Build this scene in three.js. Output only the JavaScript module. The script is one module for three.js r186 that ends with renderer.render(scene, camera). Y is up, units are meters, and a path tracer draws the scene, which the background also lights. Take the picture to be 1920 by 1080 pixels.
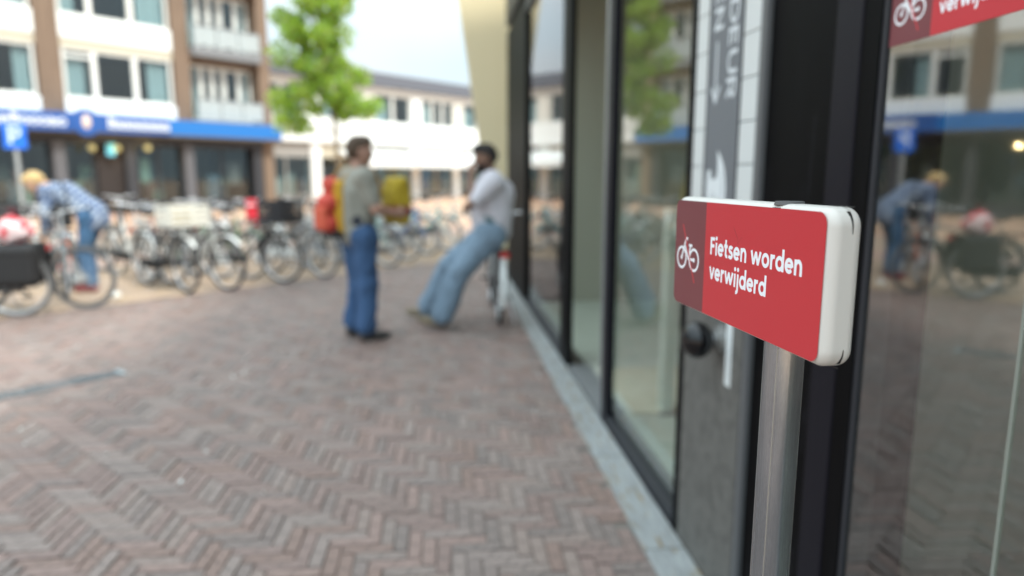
import * as THREE from 'three';
import { mergeGeometries } from 'three/addons/utils/BufferGeometryUtils.js';
import { RoundedBoxGeometry } from 'three/addons/geometries/RoundedBoxGeometry.js';
import { ImprovedNoise } from 'three/addons/math/ImprovedNoise.js';
import { Brush, Evaluator, SUBTRACTION } from 'three-bvh-csg';

// ---------------------------------------------------------------- camera, sky, sun, exposure
const scene = new THREE.Scene();
const F = 1280, CAM_H = 1.45, PITCH = Math.atan(210 / F);
const camera = new THREE.PerspectiveCamera(2 * Math.atan(540 / F) * 180 / Math.PI, 16 / 9, 0.05, 400);
camera.position.set(0, CAM_H, 0);
camera.rotation.set(-PITCH, 0, 0);
camera.focus = 0.75;
camera.userData.fStop = 2.1;
scene.add(camera);

const noise = new ImprovedNoise();
function fbm(x, y, z, oct = 4) { let a = 0, s = 0.5, f = 1; for (let i = 0; i < oct; i++) { a += s * noise.noise(x * f, y * f, z * f + i * 7.3); s *= 0.5; f *= 2.03; } return a; }
function makeSky() {                                   // bright overcast: three times brighter overhead than at the horizon, thin cloud with bluer gaps
  const w = 512, h = 256, d = new Float32Array(w * h * 4);
  for (let j = 0; j < h; j++) for (let i = 0; i < w; i++) {
    const el = ((j + 0.5) / h - 0.5) * Math.PI, az = ((i + 0.5) / w) * Math.PI * 2;
    const x = Math.cos(el) * Math.cos(az), y = Math.sin(el), z = Math.cos(el) * Math.sin(az), up = Math.max(0, y);
    const k = 0.57 * (1 + 3.0 * up), q = 1 / (0.22 + up);
    const c = Math.min(1, Math.max(0, 0.42 + 1.5 * fbm(x * q * 1.1 + 3.1, z * q * 1.1, 1.7, 5)));
    const o = (j * w + i) * 4;
    d[o] = k * (0.78 + 0.22 * c); d[o + 1] = k * (1.0 + 0.05 * c); d[o + 2] = k * (1.13 - 0.05 * c); d[o + 3] = 1;
  }
  const t = new THREE.DataTexture(d, w, h, THREE.RGBAFormat, THREE.FloatType);
  t.mapping = THREE.EquirectangularReflectionMapping; t.magFilter = t.minFilter = THREE.LinearFilter; t.needsUpdate = true;
  return t;
}
scene.background = scene.environment = makeSky();
const sun = new THREE.DirectionalLight(new THREE.Color(1, 0.965, 0.88), 3.2);
sun.position.set(13, 26, 9); sun.target.position.set(-4, 0, -9);
sun.castShadow = true; sun.shadow.radius = 12; sun.shadow.mapSize.set(2048, 2048);
Object.assign(sun.shadow.camera, { left: -40, right: 40, top: 40, bottom: -40, near: 1, far: 120 });
scene.add(sun, sun.target);
const renderer = new THREE.WebGLRenderer({ antialias: true });
renderer.shadowMap.enabled = true;
renderer.toneMapping = THREE.LinearToneMapping;
renderer.toneMappingExposure = 1.28;

// ---------------------------------------------------------------- helpers
let seed = 20240611;
const rnd = () => { seed = (seed + 0x6D2B79F5) | 0; let t = Math.imul(seed ^ (seed >>> 15), 1 | seed); t = (t + Math.imul(t ^ (t >>> 7), 61 | t)) ^ t; return ((t ^ (t >>> 14)) >>> 0) / 4294967296; };
const rr = (a, b) => a + (b - a) * rnd();
const V = (x, y, z) => new THREE.Vector3(x, y, z);
const ct = Math.cos(PITCH), st = Math.sin(PITCH);
const ray = (px, py) => V(px - 960, (540 - py) * ct - F * st, -(F * ct + (540 - py) * st));
const at = (px, py, d) => { const r = ray(px, py); return r.multiplyScalar(-d / r.z).add(V(0, CAM_H, 0)); };       // a point d metres ahead
const ground = (px, py, h = 0) => { const r = ray(px, py); return r.multiplyScalar((h - CAM_H) / r.y).add(V(0, CAM_H, 0)); };

const std = (r, g, b, rough = 0.7, o = {}) => { const m = new THREE.MeshPhysicalMaterial({ roughness: rough, ...o }); m.color.setRGB(r, g, b); return m; };
const hex = (h, rough = 0.7, o = {}) => new THREE.MeshPhysicalMaterial({ color: h, roughness: rough, ...o });
const taken = {};
function numbered(n) { const k = taken[n] = (taken[n] || 0) + 1; return k === 1 ? n : `${n}_${String(k - 1).padStart(3, '0')}`; }
function tag(o, label, category, group, kind) { if (label) o.userData.label = label; if (category) o.userData.category = category; if (group) o.userData.group = group; if (kind) o.userData.kind = kind; return o; }
function thing(name, label, category, pos = [0, 0, 0], turn = 0, group) {
  const o = new THREE.Group(); o.name = numbered(name); o.position.set(...pos); o.rotation.y = turn; scene.add(o);
  return tag(o, label, category, group);
}
function part(parent, name, geo, mat, label) {
  const m = new THREE.Mesh(geo, mat); m.name = parent === scene ? numbered(name) : name; parent.add(m);
  if (label) m.userData.label = label;
  return m;
}
const strip = g => { const n = g.index ? g.toNonIndexed() : g; for (const k of Object.keys(n.attributes)) if (!['position', 'normal', 'uv'].includes(k)) n.deleteAttribute(k); return n; };
const merge = list => mergeGeometries(list.map(strip));
const box = (x0, x1, y0, y1, z0, z1) => new THREE.BoxGeometry(Math.abs(x1 - x0), Math.abs(y1 - y0), Math.abs(z1 - z0)).translate((x0 + x1) / 2, (y0 + y1) / 2, (z0 + z1) / 2);
const rbox = (w, h, d, r, x = 0, y = 0, z = 0, seg = 3) => new RoundedBoxGeometry(w, h, d, seg, r).translate(x, y, z);
function rod(a, b, r1, r2 = r1, seg = 10) {
  const A = V(...a), B = V(...b), d = B.clone().sub(A), g = new THREE.CylinderGeometry(r2, r1, d.length(), seg);
  g.applyQuaternion(new THREE.Quaternion().setFromUnitVectors(V(0, 1, 0), d.clone().normalize()));
  return g.translate((A.x + B.x) / 2, (A.y + B.y) / 2, (A.z + B.z) / 2);
}
const tube = (pts, r, seg = 20, rad = 8) => new THREE.TubeGeometry(new THREE.CatmullRomCurve3(pts.map(p => V(...p))), seg, r, rad);
function tex(w, h, fn, srgb = true, repeat) {          // a procedural texture: fn(u, v) -> [r, g, b] 0..255
  const d = new Uint8Array(w * h * 4);
  for (let j = 0; j < h; j++) for (let i = 0; i < w; i++) { const c = fn(i / w, j / h), o = (j * w + i) * 4; d[o] = c[0]; d[o + 1] = c[1]; d[o + 2] = c[2]; d[o + 3] = 255; }
  const t = new THREE.DataTexture(d, w, h); t.magFilter = THREE.LinearFilter; t.minFilter = THREE.LinearMipmapLinearFilter; t.generateMipmaps = true;
  t.wrapS = t.wrapT = THREE.RepeatWrapping; if (srgb) t.colorSpace = THREE.SRGBColorSpace; if (repeat) t.repeat.set(...repeat); t.needsUpdate = true;
  return t;
}
const tile = (u, v, f, z) => { const a = u * Math.PI * 2, b = v * Math.PI * 2; return fbm(Math.cos(a) * f + Math.cos(b) * f * 0.7, Math.sin(a) * f + z, Math.sin(b) * f - Math.cos(b) * 0.3 * f, 5); };
const clamp = (x, a = 0, b = 1) => Math.min(b, Math.max(a, x));
function grit(base, coarse, fine, f = 1.2, z = 0) {
  return tex(256, 256, (u, v) => { const k = 1 + coarse * tile(u, v, f, z) * 2 + fine * (rnd() - 0.5); return base.map(c => clamp(c * k, 0, 255)); });
}

// ---------------------------------------------------------------- the two directions of the place
const AF = Math.atan(-130 / Math.hypot(F, 210));        // this facade runs ahead, a little to the left
const U = V(Math.sin(AF), 0, -Math.cos(AF)), N = V(-Math.cos(AF), 0, -Math.sin(AF));    // along the facade; out to the street
const DF = 0.93;                                        // metres from the camera to the glass line
const onFacade = (s, h, out = 0) => U.clone().multiplyScalar(s).addScaledVector(N, out - DF).setY(h);
const A0 = V(-5.32, 0, -6.95), A1 = V(-2.57, 0, -10.18), AD = A1.clone().sub(A0).normalize(), AN = V(AD.z, 0, -AD.x);   // edge of the parking strip; AN points away
if (AN.z > 0) AN.negate();

// ---------------------------------------------------------------- ground
const M = {};
M.sand = std(0.17, 0.15, 0.13, 0.95);
M.farGround = std(1, 1, 1, 0.9, { map: tex(256, 256, (u, v) => { const k = 1 + 0.5 * tile(u, v, 1.6, 2) + 0.14 * (rnd() - 0.5), q = clamp(0.5 + 2 * tile(u, v, 0.8, 9)); return [clamp(180 * k + 6 * q, 0, 255), clamp((152 - 6 * q) * k, 0, 255), clamp((122 + 4 * q) * k, 0, 255)]; }, true, [60, 60]) });
{
  const g = new THREE.PlaneGeometry(400, 400).rotateX(-Math.PI / 2).translate(0, -0.03, -60);
  const o = part(scene, 'ground', g, M.farGround); o.userData.kind = 'structure'; o.userData.label = 'pale orange paved square reaching to the far buildings'; o.userData.category = 'ground';
}
function brickGeo(L, W, H = 0.05, ch = 0.004) {
  const l = L / 2, w = W / 2, P = [], q = (a, b, c, d) => P.push(...a, ...b, ...c, ...a, ...c, ...d);
  const ring = (x, z, y) => [[-x, y, z], [x, y, z], [x, y, -z], [-x, y, -z]];
  const r0 = ring(l, w, -H), r1 = ring(l, w, -ch), r2 = ring(l - ch, w - ch, 0);
  for (let i = 0; i < 4; i++) { const k = (i + 1) % 4; q(r0[i], r0[k], r1[k], r1[i]); q(r1[i], r1[k], r2[k], r2[i]); }
  q(r2[0], r2[1], r2[2], r2[3]);
  const g = new THREE.BufferGeometry(); g.setAttribute('position', new THREE.Float32BufferAttribute(P, 3)); g.computeVertexNormals();
  const uv = []; for (let i = 0; i < P.length; i += 3) uv.push(P[i] * 5 + 0.5, P[i + 2] * 5 + 0.5);
  g.setAttribute('uv', new THREE.Float32BufferAttribute(uv, 2));
  return g;
}
// clay tones of the bricks, mixed at random
const brickTones = [[0.305, 0.241, 0.212], [0.286, 0.225, 0.196], [0.244, 0.195, 0.173], [0.308, 0.235, 0.202], [0.252, 0.197, 0.174], [0.268, 0.193, 0.166], [0.323, 0.224, 0.191], [0.271, 0.191, 0.165], [0.279, 0.190, 0.157], [0.287, 0.203, 0.176]];
const brickMap = grit([235, 235, 235], 0.22, 0.16, 1.4, 4);
const brickMats = brickTones.map(c => std(...c, 0.68, { map: brickMap, bumpMap: brickMap, bumpScale: 0.0015 }));
const inFrame = p => { const d = p.clone().sub(camera.position), y = d.y * ct + (-d.z) * -st * -1, f = -d.z * ct - d.y * st; if (f < 0.1) return null; const Y = d.y * ct + -d.z * st; return [960 + F * d.x / f, 540 - F * Y / f]; };
{
  const bw = 0.057, bl = 0.2, gap = 0.0045, geo = brickGeo(bl - gap, bw - gap, 0.05, 0.003);
  const pave = new THREE.Group(); pave.name = 'pavement'; scene.add(pave);
  tag(pave, 'purple-brown clinker brick pavement laid in herringbone along the shop', 'pavement', null, 'structure');
  const bed = new THREE.PlaneGeometry(1, 1);
  { // bed of sand between kerb and parking strip, a sheet of its own
    const lim = p => p.y = -0.012;
    const a = onFacade(-4, 0, 0.17), b = onFacade(16, 0, 0.17), c = A0.clone().addScaledVector(AD, 10.5), d = A0.clone().addScaledVector(AD, -9), e = V(-12, 0, 4);
    const pts = [a, b, c, d, e]; const sh = new THREE.Shape(pts.map(p => new THREE.Vector2(p.x, -p.z)));
    part(pave, 'sand_bed', new THREE.ShapeGeometry(sh).rotateX(-Math.PI / 2).translate(0, -0.012, 0), M.sand);
  }
  const list = [], place = (s, o, along) => {            // o: metres out from the kerb edge
    const p = onFacade(s, 0, 0.18 + o);
    const side = p.clone().sub(A0).dot(AN);
    if (side > -0.11 || p.x < -10 || p.z > 3.2 || p.z < -15) return;
    const px = inFrame(p);
    list.push({ p, along, px, dist: p.distanceTo(camera.position), t: Math.min(9, Math.max(0, Math.floor(rnd() * 10))) });
  };
    for (let i = -300; i < 330; i++) for (let j = -55; j < 55; j++) {
    const s = i * bw + j * bl, o = i * bw - j * bl;
    if (s < -3 || s > 15 || o < -0.2 || o > 12) continue;
    place(s + bl / 2, o + bw / 2, true);
    place(s + bw / 2, o + bw + bl / 2, false);
  }
  const vis = list.filter(b => b.px && b.px[0] > -30 && b.px[0] < 1300 && b.px[1] < 1105 && b.px[1] > 0).sort((a, b) => a.dist - b.dist).slice(0, 300);
  const near = new Set(vis), rest = list.filter(b => !near.has(b));
  const pose = (o, b) => { o.position.copy(b.p).setY(rr(-0.005, 0.002)); o.rotation.set(rr(-0.02, 0.02), (b.along ? Math.PI / 2 : 0) - AF + rr(-0.035, 0.035), rr(-0.008, 0.008)); };
  for (const b of vis) pose(part(pave, 'brick', geo, brickMats[b.t]), b);
  const im = new THREE.InstancedMesh(geo, std(1, 1, 1, 0.68, { map: brickMap }), rest.length), dm = new THREE.Object3D(), col = new THREE.Color();
  rest.forEach((b, i) => { pose(dm, b); dm.updateMatrix(); im.setMatrixAt(i, dm.matrix); const c = brickTones[b.t], k = rr(0.88, 1.1); im.setColorAt(i, col.setRGB(c[0] * k, c[1] * k, c[2] * k)); });
  im.name = 'far_bricks'; im.userData.kind = 'stuff'; pave.add(im);
  // pale bits of grit and gum trodden into the joints
  const bits = new THREE.InstancedMesh(new THREE.IcosahedronGeometry(1, 0), std(0.62, 0.62, 0.58, 0.8), 70);
  for (let i = 0; i < 70; i++) { const p = onFacade(rr(1.8, 7), 0, 0.2 + Math.pow(rnd(), 0.8) * 4); dm.position.copy(p).setY(0.001); dm.rotation.set(rnd() * 6, rnd() * 6, rnd() * 6); const s = rr(0.004, 0.012); dm.scale.set(s * rr(0.7, 1.6), s * 0.5, s); dm.updateMatrix(); bits.setMatrixAt(i, dm.matrix); }
  bits.name = 'grit'; tag(bits, 'pale grit and crumbs scattered over the brick pavement', 'litter', null, 'stuff'); scene.add(bits);
}
{ // the parking strip: orange clinkers in running bond along its own edge
  const strip_ = new THREE.Group(); strip_.name = 'parking_strip'; scene.add(strip_);
  tag(strip_, 'pale orange brick strip where the bicycles are parked', 'paving', null, 'structure');
  const pts = [[-9, 0], [12, 0], [12, 9], [-9, 9]].map(([a, b]) => A0.clone().addScaledVector(AD, a).addScaledVector(AN, b - 0.05));
  part(strip_, 'sand_bed', new THREE.ShapeGeometry(new THREE.Shape(pts.map(p => new THREE.Vector2(p.x, -p.z)))).rotateX(-Math.PI / 2).translate(0, -0.009, 0), std(0.2, 0.15, 0.11, 0.95));
  const geo = brickGeo(0.196, 0.095), rows = [], ang = Math.atan2(-AD.z, AD.x), tones = [[0.47, 0.34, 0.23], [0.52, 0.38, 0.27], [0.44, 0.32, 0.23], [0.49, 0.36, 0.24], [0.43, 0.33, 0.26]];
  for (let j = 0; j < 88; j++) for (let i = -42; i < 58; i++) rows.push([i * 0.2 + (j % 2) * 0.1, j * 0.1]);
  const im = new THREE.InstancedMesh(geo, std(1, 1, 1, 0.8, { map: brickMap }), rows.length), dm = new THREE.Object3D(), col = new THREE.Color();
  rows.forEach(([a, b], i) => {
    dm.position.copy(A0).addScaledVector(AD, a).addScaledVector(AN, b); dm.position.y = rr(-0.002, 0.003); dm.rotation.set(rr(-0.01, 0.01), ang, rr(-0.005, 0.005)); dm.updateMatrix(); im.setMatrixAt(i, dm.matrix);
    const c = j => tones[j], k = rr(0.92, 1.08), pink = b > 3.6 && b < 5.2 ? [1.0, 0.9, 0.98] : [1, 1, 1], q = c(Math.floor(rnd() * 5)); im.setColorAt(i, col.setRGB(q[0] * k * pink[0], q[1] * k * pink[1], q[2] * k * pink[2]));
  });
  im.name = 'orange_bricks'; im.userData.kind = 'stuff'; strip_.add(im);
}
{ // granite kerb in front of the shop
  const kerb = new THREE.Group(); kerb.name = 'kerb'; scene.add(kerb); tag(kerb, 'pale blue-grey granite kerb stones along the shop front', 'kerb', null, 'structure');
  const km = [0, 1, 2].map(q => std(1, 1, 1, 0.65, { map: tex(256, 128, (u, v) => { const k = 1 + 0.22 * tile(u, v, 1.5, q * 5) + 0.16 * (rnd() - 0.5), r = clamp(6 * (tile(u, v, 1.3, 31 + q) - 0.16)); return [clamp((146 - 20 * r) * k, 0, 255), clamp((149 - 45 * r) * k, 0, 255), clamp((148 - 80 * r) * k, 0, 255)]; }) }));
  for (let i = 0; i < 16; i++) {
    const s = -3 + i * 0.9, p = onFacade(s + 0.45, -0.05 + 0.012 + rr(-0.002, 0.002), 0.087);
    const m = part(kerb, 'kerb_stone', rbox(0.894, 0.1, 0.160, 0.006), km[i % 3]); m.position.copy(p); m.rotation.y = Math.PI / 2 - AF;
  }
}
{ // slotted drain
  const a = ground(-140, 773), b = ground(222, 699), d = b.clone().sub(a), L = d.length(), m = hex(0x6a7478, 0.5, { metalness: 0.3 });
  const t = thing('drain_channel', 'dark steel slotted drain let into the brick pavement', 'drain', [a.x, 0.003, a.z], Math.atan2(-d.z, d.x));
  for (const z of [-0.075, 0.075]) part(t, 'edge_rail', box(0, L, -0.02, 0.004, z - 0.006, z + 0.006), m);
  const bar = box(-0.007, 0.007, -0.02, 0.002, -0.069, 0.069);
  for (let x = 0.02; x < L - 0.01; x += 0.03) { const o = part(t, 'grate_bar', bar, m); o.position.x = x; }
  part(t, 'end_plate', box(L, L + 0.03, -0.02, 0.005, -0.081, 0.081), hex(0xa9b3b5, 0.5, { metalness: 0.4 }));
}

// ---------------------------------------------------------------- the shop front on the right
const scuff = (z, n) => { const marks = Array.from({ length: n }, () => [rnd(), rnd(), rr(0.004, 0.012), rr(0.002, 0.03)]); return tex(256, 1024, (u, v) => { let k = 7 + 5 * clamp(tile(u, v, 2, z) + 0.2) + 4 * rnd(); for (const m of marks) if (Math.abs(u - m[0] - (v - m[1]) * 0.6) < m[2] && Math.abs(v - m[1]) < m[3]) k += 40 * rnd() * rnd() + 6; return [k, k, k * 1.12]; }); };
M.black = std(1, 1, 1, 0.5, { map: scuff(3, 70), specularIntensity: 0.12, bumpMap: grit([128, 128, 128], 0.25, 0.3, 1.2, 8), bumpScale: 0.0006 });
M.blackSoft = std(0.008, 0.0075, 0.012, 0.45, { specularIntensity: 0.3, bumpMap: grit([128, 128, 128], 0.3, 0.3, 1.4, 9), bumpScale: 0.0008 });
M.alu = std(0.33, 0.34, 0.35, 0.42, { metalness: 0.55 });
M.darkAlu = std(0.03, 0.031, 0.036, 0.45, { specularIntensity: 0.5 });
M.pane = std(0.86, 0.92, 0.86, 0.03, { transmission: 1, thickness: 0, ior: 2.9 });
M.plaster = std(0.38, 0.37, 0.33, 0.85);
M.olive = std(0.50, 0.48, 0.40, 0.9);
M.inFloor = std(0.55, 0.57, 0.5, 0.45);
M.whiteTile = std(0.66, 0.69, 0.68, 0.4);
M.cream = std(0.78, 0.69, 0.46, 0.8);
// local axes of the shop: x along the facade (away), y up, z out to the street
const shop = thing('shop_building', 'dark framed glass shop front with black columns beside the brick pavement', 'building', [0, 0, 0], 0);
shop.position.copy(onFacade(0, 0, 0));
shop.rotation.y = Math.atan2(N.x, N.z);
{ // check which way local x runs: mirrored so that x = along U
  const lx = V(1, 0, 0).applyAxisAngle(V(0, 1, 0), shop.rotation.y); shop.userData.sx = lx.dot(U) > 0 ? 1 : -1;
}
const SX = shop.userData.sx; delete shop.userData.sx;
const fb = (s0, s1, y0, y1, z0, z1) => box(SX * s0, SX * s1, y0, y1, z0, z1);
const H1 = 3.4;
const paneAt = (s0, s1, y0, y1, z) => new THREE.PlaneGeometry(s1 - s0, y1 - y0).translate(SX * (s0 + s1) / 2, (y0 + y1) / 2, z);
part(shop, 'column', fb(1.607, 1.955, 0, H1, -0.3, -0.012), M.black);
part(shop, 'column_trim', rbox(0.105, H1, 0.06, 0.004, SX * 1.553, H1 / 2, -0.03, 2), M.blackSoft);
part(shop, 'window_frame', fb(1.437, 1.498, 0, H1, -0.08, -0.003), M.black);
part(shop, 'bottom_rail', fb(-3.5, 1.436, 0, 0.10, -0.08, -0.008), M.black);
part(shop, 'top_rail', fb(-3.5, 1.436, 3.2, H1, -0.08, -0.008), M.black);
part(shop, 'glazing_bead', fb(1.42, 1.436, 0.101, 3.2, -0.07, -0.006), M.darkAlu);
part(shop, 'window_pane', paneAt(1.0055, 1.42, 0.101, 3.199, -0.012), M.pane);
part(shop, 'window_pane', paneAt(-3.5, 1.0, 0.101, 3.199, -0.012), M.pane);
part(shop, 'silicone_joint', fb(1.0, 1.0055, 0.101, 3.199, -0.016, -0.009), std(0.26, 0.28, 0.24, 0.6));
part(shop, 'panel_edge', fb(1.957, 1.992, 0, H1, -0.1, 0.004), std(0.13, 0.135, 0.14, 0.5, { metalness: 0.2 }));
const doorMap = tex(256, 256, (u, v) => { const k = 1 + 0.3 * tile(u, v, 1.3, 12) + 0.35 * (rnd() - 0.5), b = clamp(98 * k, 0, 255); return [b, b * 0.985, b * 0.94]; });
const door = part(shop, 'door', fb(1.994, 2.498, 0.012, 1.22, -0.05, 0.006), std(1, 1, 1, 0.7, { map: (doorMap.repeat.set(1.2, 3), doorMap) }), 'worn dark grey door leaf');
{
  const knob = part(door, 'knob', new THREE.SphereGeometry(0.062, 32, 20).scale(1, 1, 0.86).translate(SX * 2.165, 0.906, 0.088), std(0.003, 0.003, 0.004, 0.08));
  part(door, 'knob_stem', rod([SX * 2.165, 0.906, 0.008], [SX * 2.165, 0.906, 0.07], 0.02, 0.02, 20), M.alu);
  part(door, 'rose', merge([rod([SX * 2.165, 0.906, 0.0062], [SX * 2.165, 0.906, 0.022], 0.05, 0.046, 32), rod([SX * 2.165, 0.906, 0.022], [SX * 2.165, 0.906, 0.03], 0.036, 0.033, 32)]), std(0.22, 0.22, 0.21, 0.45, { metalness: 0.5 }));
  const lab = document.createElement('canvas'); lab.width = 64; lab.height = 512; const x = lab.getContext('2d'); x.fillStyle = '#e6ebea'; x.fillRect(0, 0, 64, 512); x.fillStyle = '#b9c2c6'; for (let i = 0; i < 40; i++) x.fillRect(24 + rnd() * 4, 20 + i * 12, 10 + rnd() * 8, 5);
  const t = new THREE.CanvasTexture(lab); t.colorSpace = THREE.SRGBColorSpace;
  part(door, 'paper_strip', fb(2.07, 2.115, 0.765, 1.08, 0.0065, 0.0075), std(1, 1, 1, 0.6, { map: t }), 'white paper strip with fine print');
  for (let i = 0; i < 17; i++) part(shop, 'tile', rbox(0.503, 0.127, 0.02, 0.002, SX * 2.246, 1.29 + i * 0.13, -0.004, 1), M.whiteTile);
  part(shop, 'tile_backing', fb(1.994, 2.498, 1.2205, H1, -0.05, -0.013), std(0.2, 0.2, 0.19, 0.9));
}
function letterCanvas(w, h, draw) { const c = document.createElement('canvas'); c.width = w; c.height = h; const x = c.getContext('2d'); draw(x, w, h); const t = new THREE.CanvasTexture(c); t.colorSpace = THREE.SRGBColorSpace; t.anisotropy = 8; return t; }
// geometric bold letters drawn as strokes; x-height 1, stroke 0.27
const GL = {
  F: [0.78, x => { x.moveTo(0.14, 0); x.lineTo(0.14, -1.38); x.moveTo(0.14, -1.245); x.lineTo(0.76, -1.245); x.moveTo(0.14, -0.70); x.lineTo(0.70, -0.70); }],
  i: [0.40, x => { x.moveTo(0.2, 0); x.lineTo(0.2, -1.0); x.dot(0.2, -1.32); }],
  j: [0.42, x => { x.moveTo(0.22, -1.0); x.lineTo(0.22, 0.12); x.quadraticCurveTo(0.22, 0.36, -0.06, 0.36); x.dot(0.22, -1.32); }],
  e: [1.0, x => { x.moveTo(0.13, -0.50); x.lineTo(0.86, -0.50); x.moveTo(0.86, -0.44); x.arc(0.5, -0.5, 0.37, 0, -Math.PI * 1.78, true); }],
  t: [0.66, x => { x.moveTo(0.30, -1.36); x.lineTo(0.30, -0.30); x.quadraticCurveTo(0.30, -0.12, 0.60, -0.13); x.moveTo(0.02, -0.88); x.lineTo(0.60, -0.88); }],
  s: [0.76, x => { x.moveTo(0.64, -0.80); x.bezierCurveTo(0.50, -0.92, 0.15, -0.92, 0.17, -0.70); x.bezierCurveTo(0.20, -0.46, 0.64, -0.56, 0.62, -0.29); x.bezierCurveTo(0.60, -0.06, 0.24, -0.08, 0.09, -0.22); }],
  n: [0.98, x => { x.moveTo(0.17, 0); x.lineTo(0.17, -1.0); x.moveTo(0.17, -0.52); x.bezierCurveTo(0.2, -1.02, 0.79, -1.02, 0.79, -0.5); x.lineTo(0.79, 0); }],
  w: [1.46, x => { x.moveTo(0.10, -1.0); x.lineTo(0.42, -0.08); x.lineTo(0.73, -0.92); x.lineTo(1.04, -0.08); x.lineTo(1.36, -1.0); }],
  v: [0.94, x => { x.moveTo(0.10, -1.0); x.lineTo(0.47, -0.08); x.lineTo(0.84, -1.0); }],
  o: [1.04, x => { x.moveTo(0.89, -0.5); x.arc(0.52, -0.5, 0.37, 0, Math.PI * 2); }],
  r: [0.64, x => { x.moveTo(0.17, 0); x.lineTo(0.17, -1.0); x.moveTo(0.17, -0.48); x.bezierCurveTo(0.18, -0.8, 0.34, -0.9, 0.60, -0.86); }],
  d: [1.08, x => { x.moveTo(0.87, -0.5); x.arc(0.50, -0.5, 0.37, 0, Math.PI * 2); x.moveTo(0.90, 0); x.lineTo(0.90, -1.46); }],
  N: [1.16, x => { x.moveTo(0.14, 0); x.lineTo(0.14, -1.3); x.lineTo(0.98, -0.06); x.lineTo(0.98, -1.36); }],
  D: [1.16, x => { x.moveTo(0.14, -0.13); x.lineTo(0.14, -1.23); x.lineTo(0.42, -1.23); x.bezierCurveTo(1.2, -1.2, 1.2, -0.16, 0.42, -0.13); x.lineTo(0.08, -0.13); }],
  E: [0.92, x => { x.moveTo(0.80, -0.13); x.lineTo(0.14, -0.13); x.lineTo(0.14, -1.23); x.lineTo(0.80, -1.23); x.moveTo(0.14, -0.68); x.lineTo(0.74, -0.68); }],
  U: [1.14, x => { x.moveTo(0.14, -1.36); x.lineTo(0.14, -0.52); x.bezierCurveTo(0.14, 0.0, 0.98, 0.0, 0.98, -0.52); x.lineTo(0.98, -1.36); }],
  R: [1.0, x => { x.moveTo(0.14, 0); x.lineTo(0.14, -1.23); x.lineTo(0.46, -1.23); x.bezierCurveTo(0.96, -1.22, 0.96, -0.58, 0.46, -0.58); x.lineTo(0.14, -0.58); x.moveTo(0.48, -0.56); x.lineTo(0.88, 0); }],
  ' ': [0.44, () => { }],
};
const textW = s => [...s].reduce((a, c) => a + GL[c][0] + 0.06, -0.06);
function drawText(x, s, X, Y, width, xh, color, weight = 0.27) {
  x.save(); x.translate(X, Y); x.scale(width / textW(s), xh); x.strokeStyle = x.fillStyle = color; x.lineWidth = weight; x.lineJoin = 'miter'; x.miterLimit = 2.2; x.lineCap = 'butt';
  for (const c of s) {
    const dots = []; x.dot = (a, b) => dots.push([a, b]);
    x.beginPath(); GL[c][1](x); x.stroke();
    for (const [a, b] of dots) { x.beginPath(); x.arc(a, b, 0.165, 0, Math.PI * 2); x.fill(); }
    x.translate(GL[c][0] + 0.06, 0);
  }
  x.restore();
}
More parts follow.
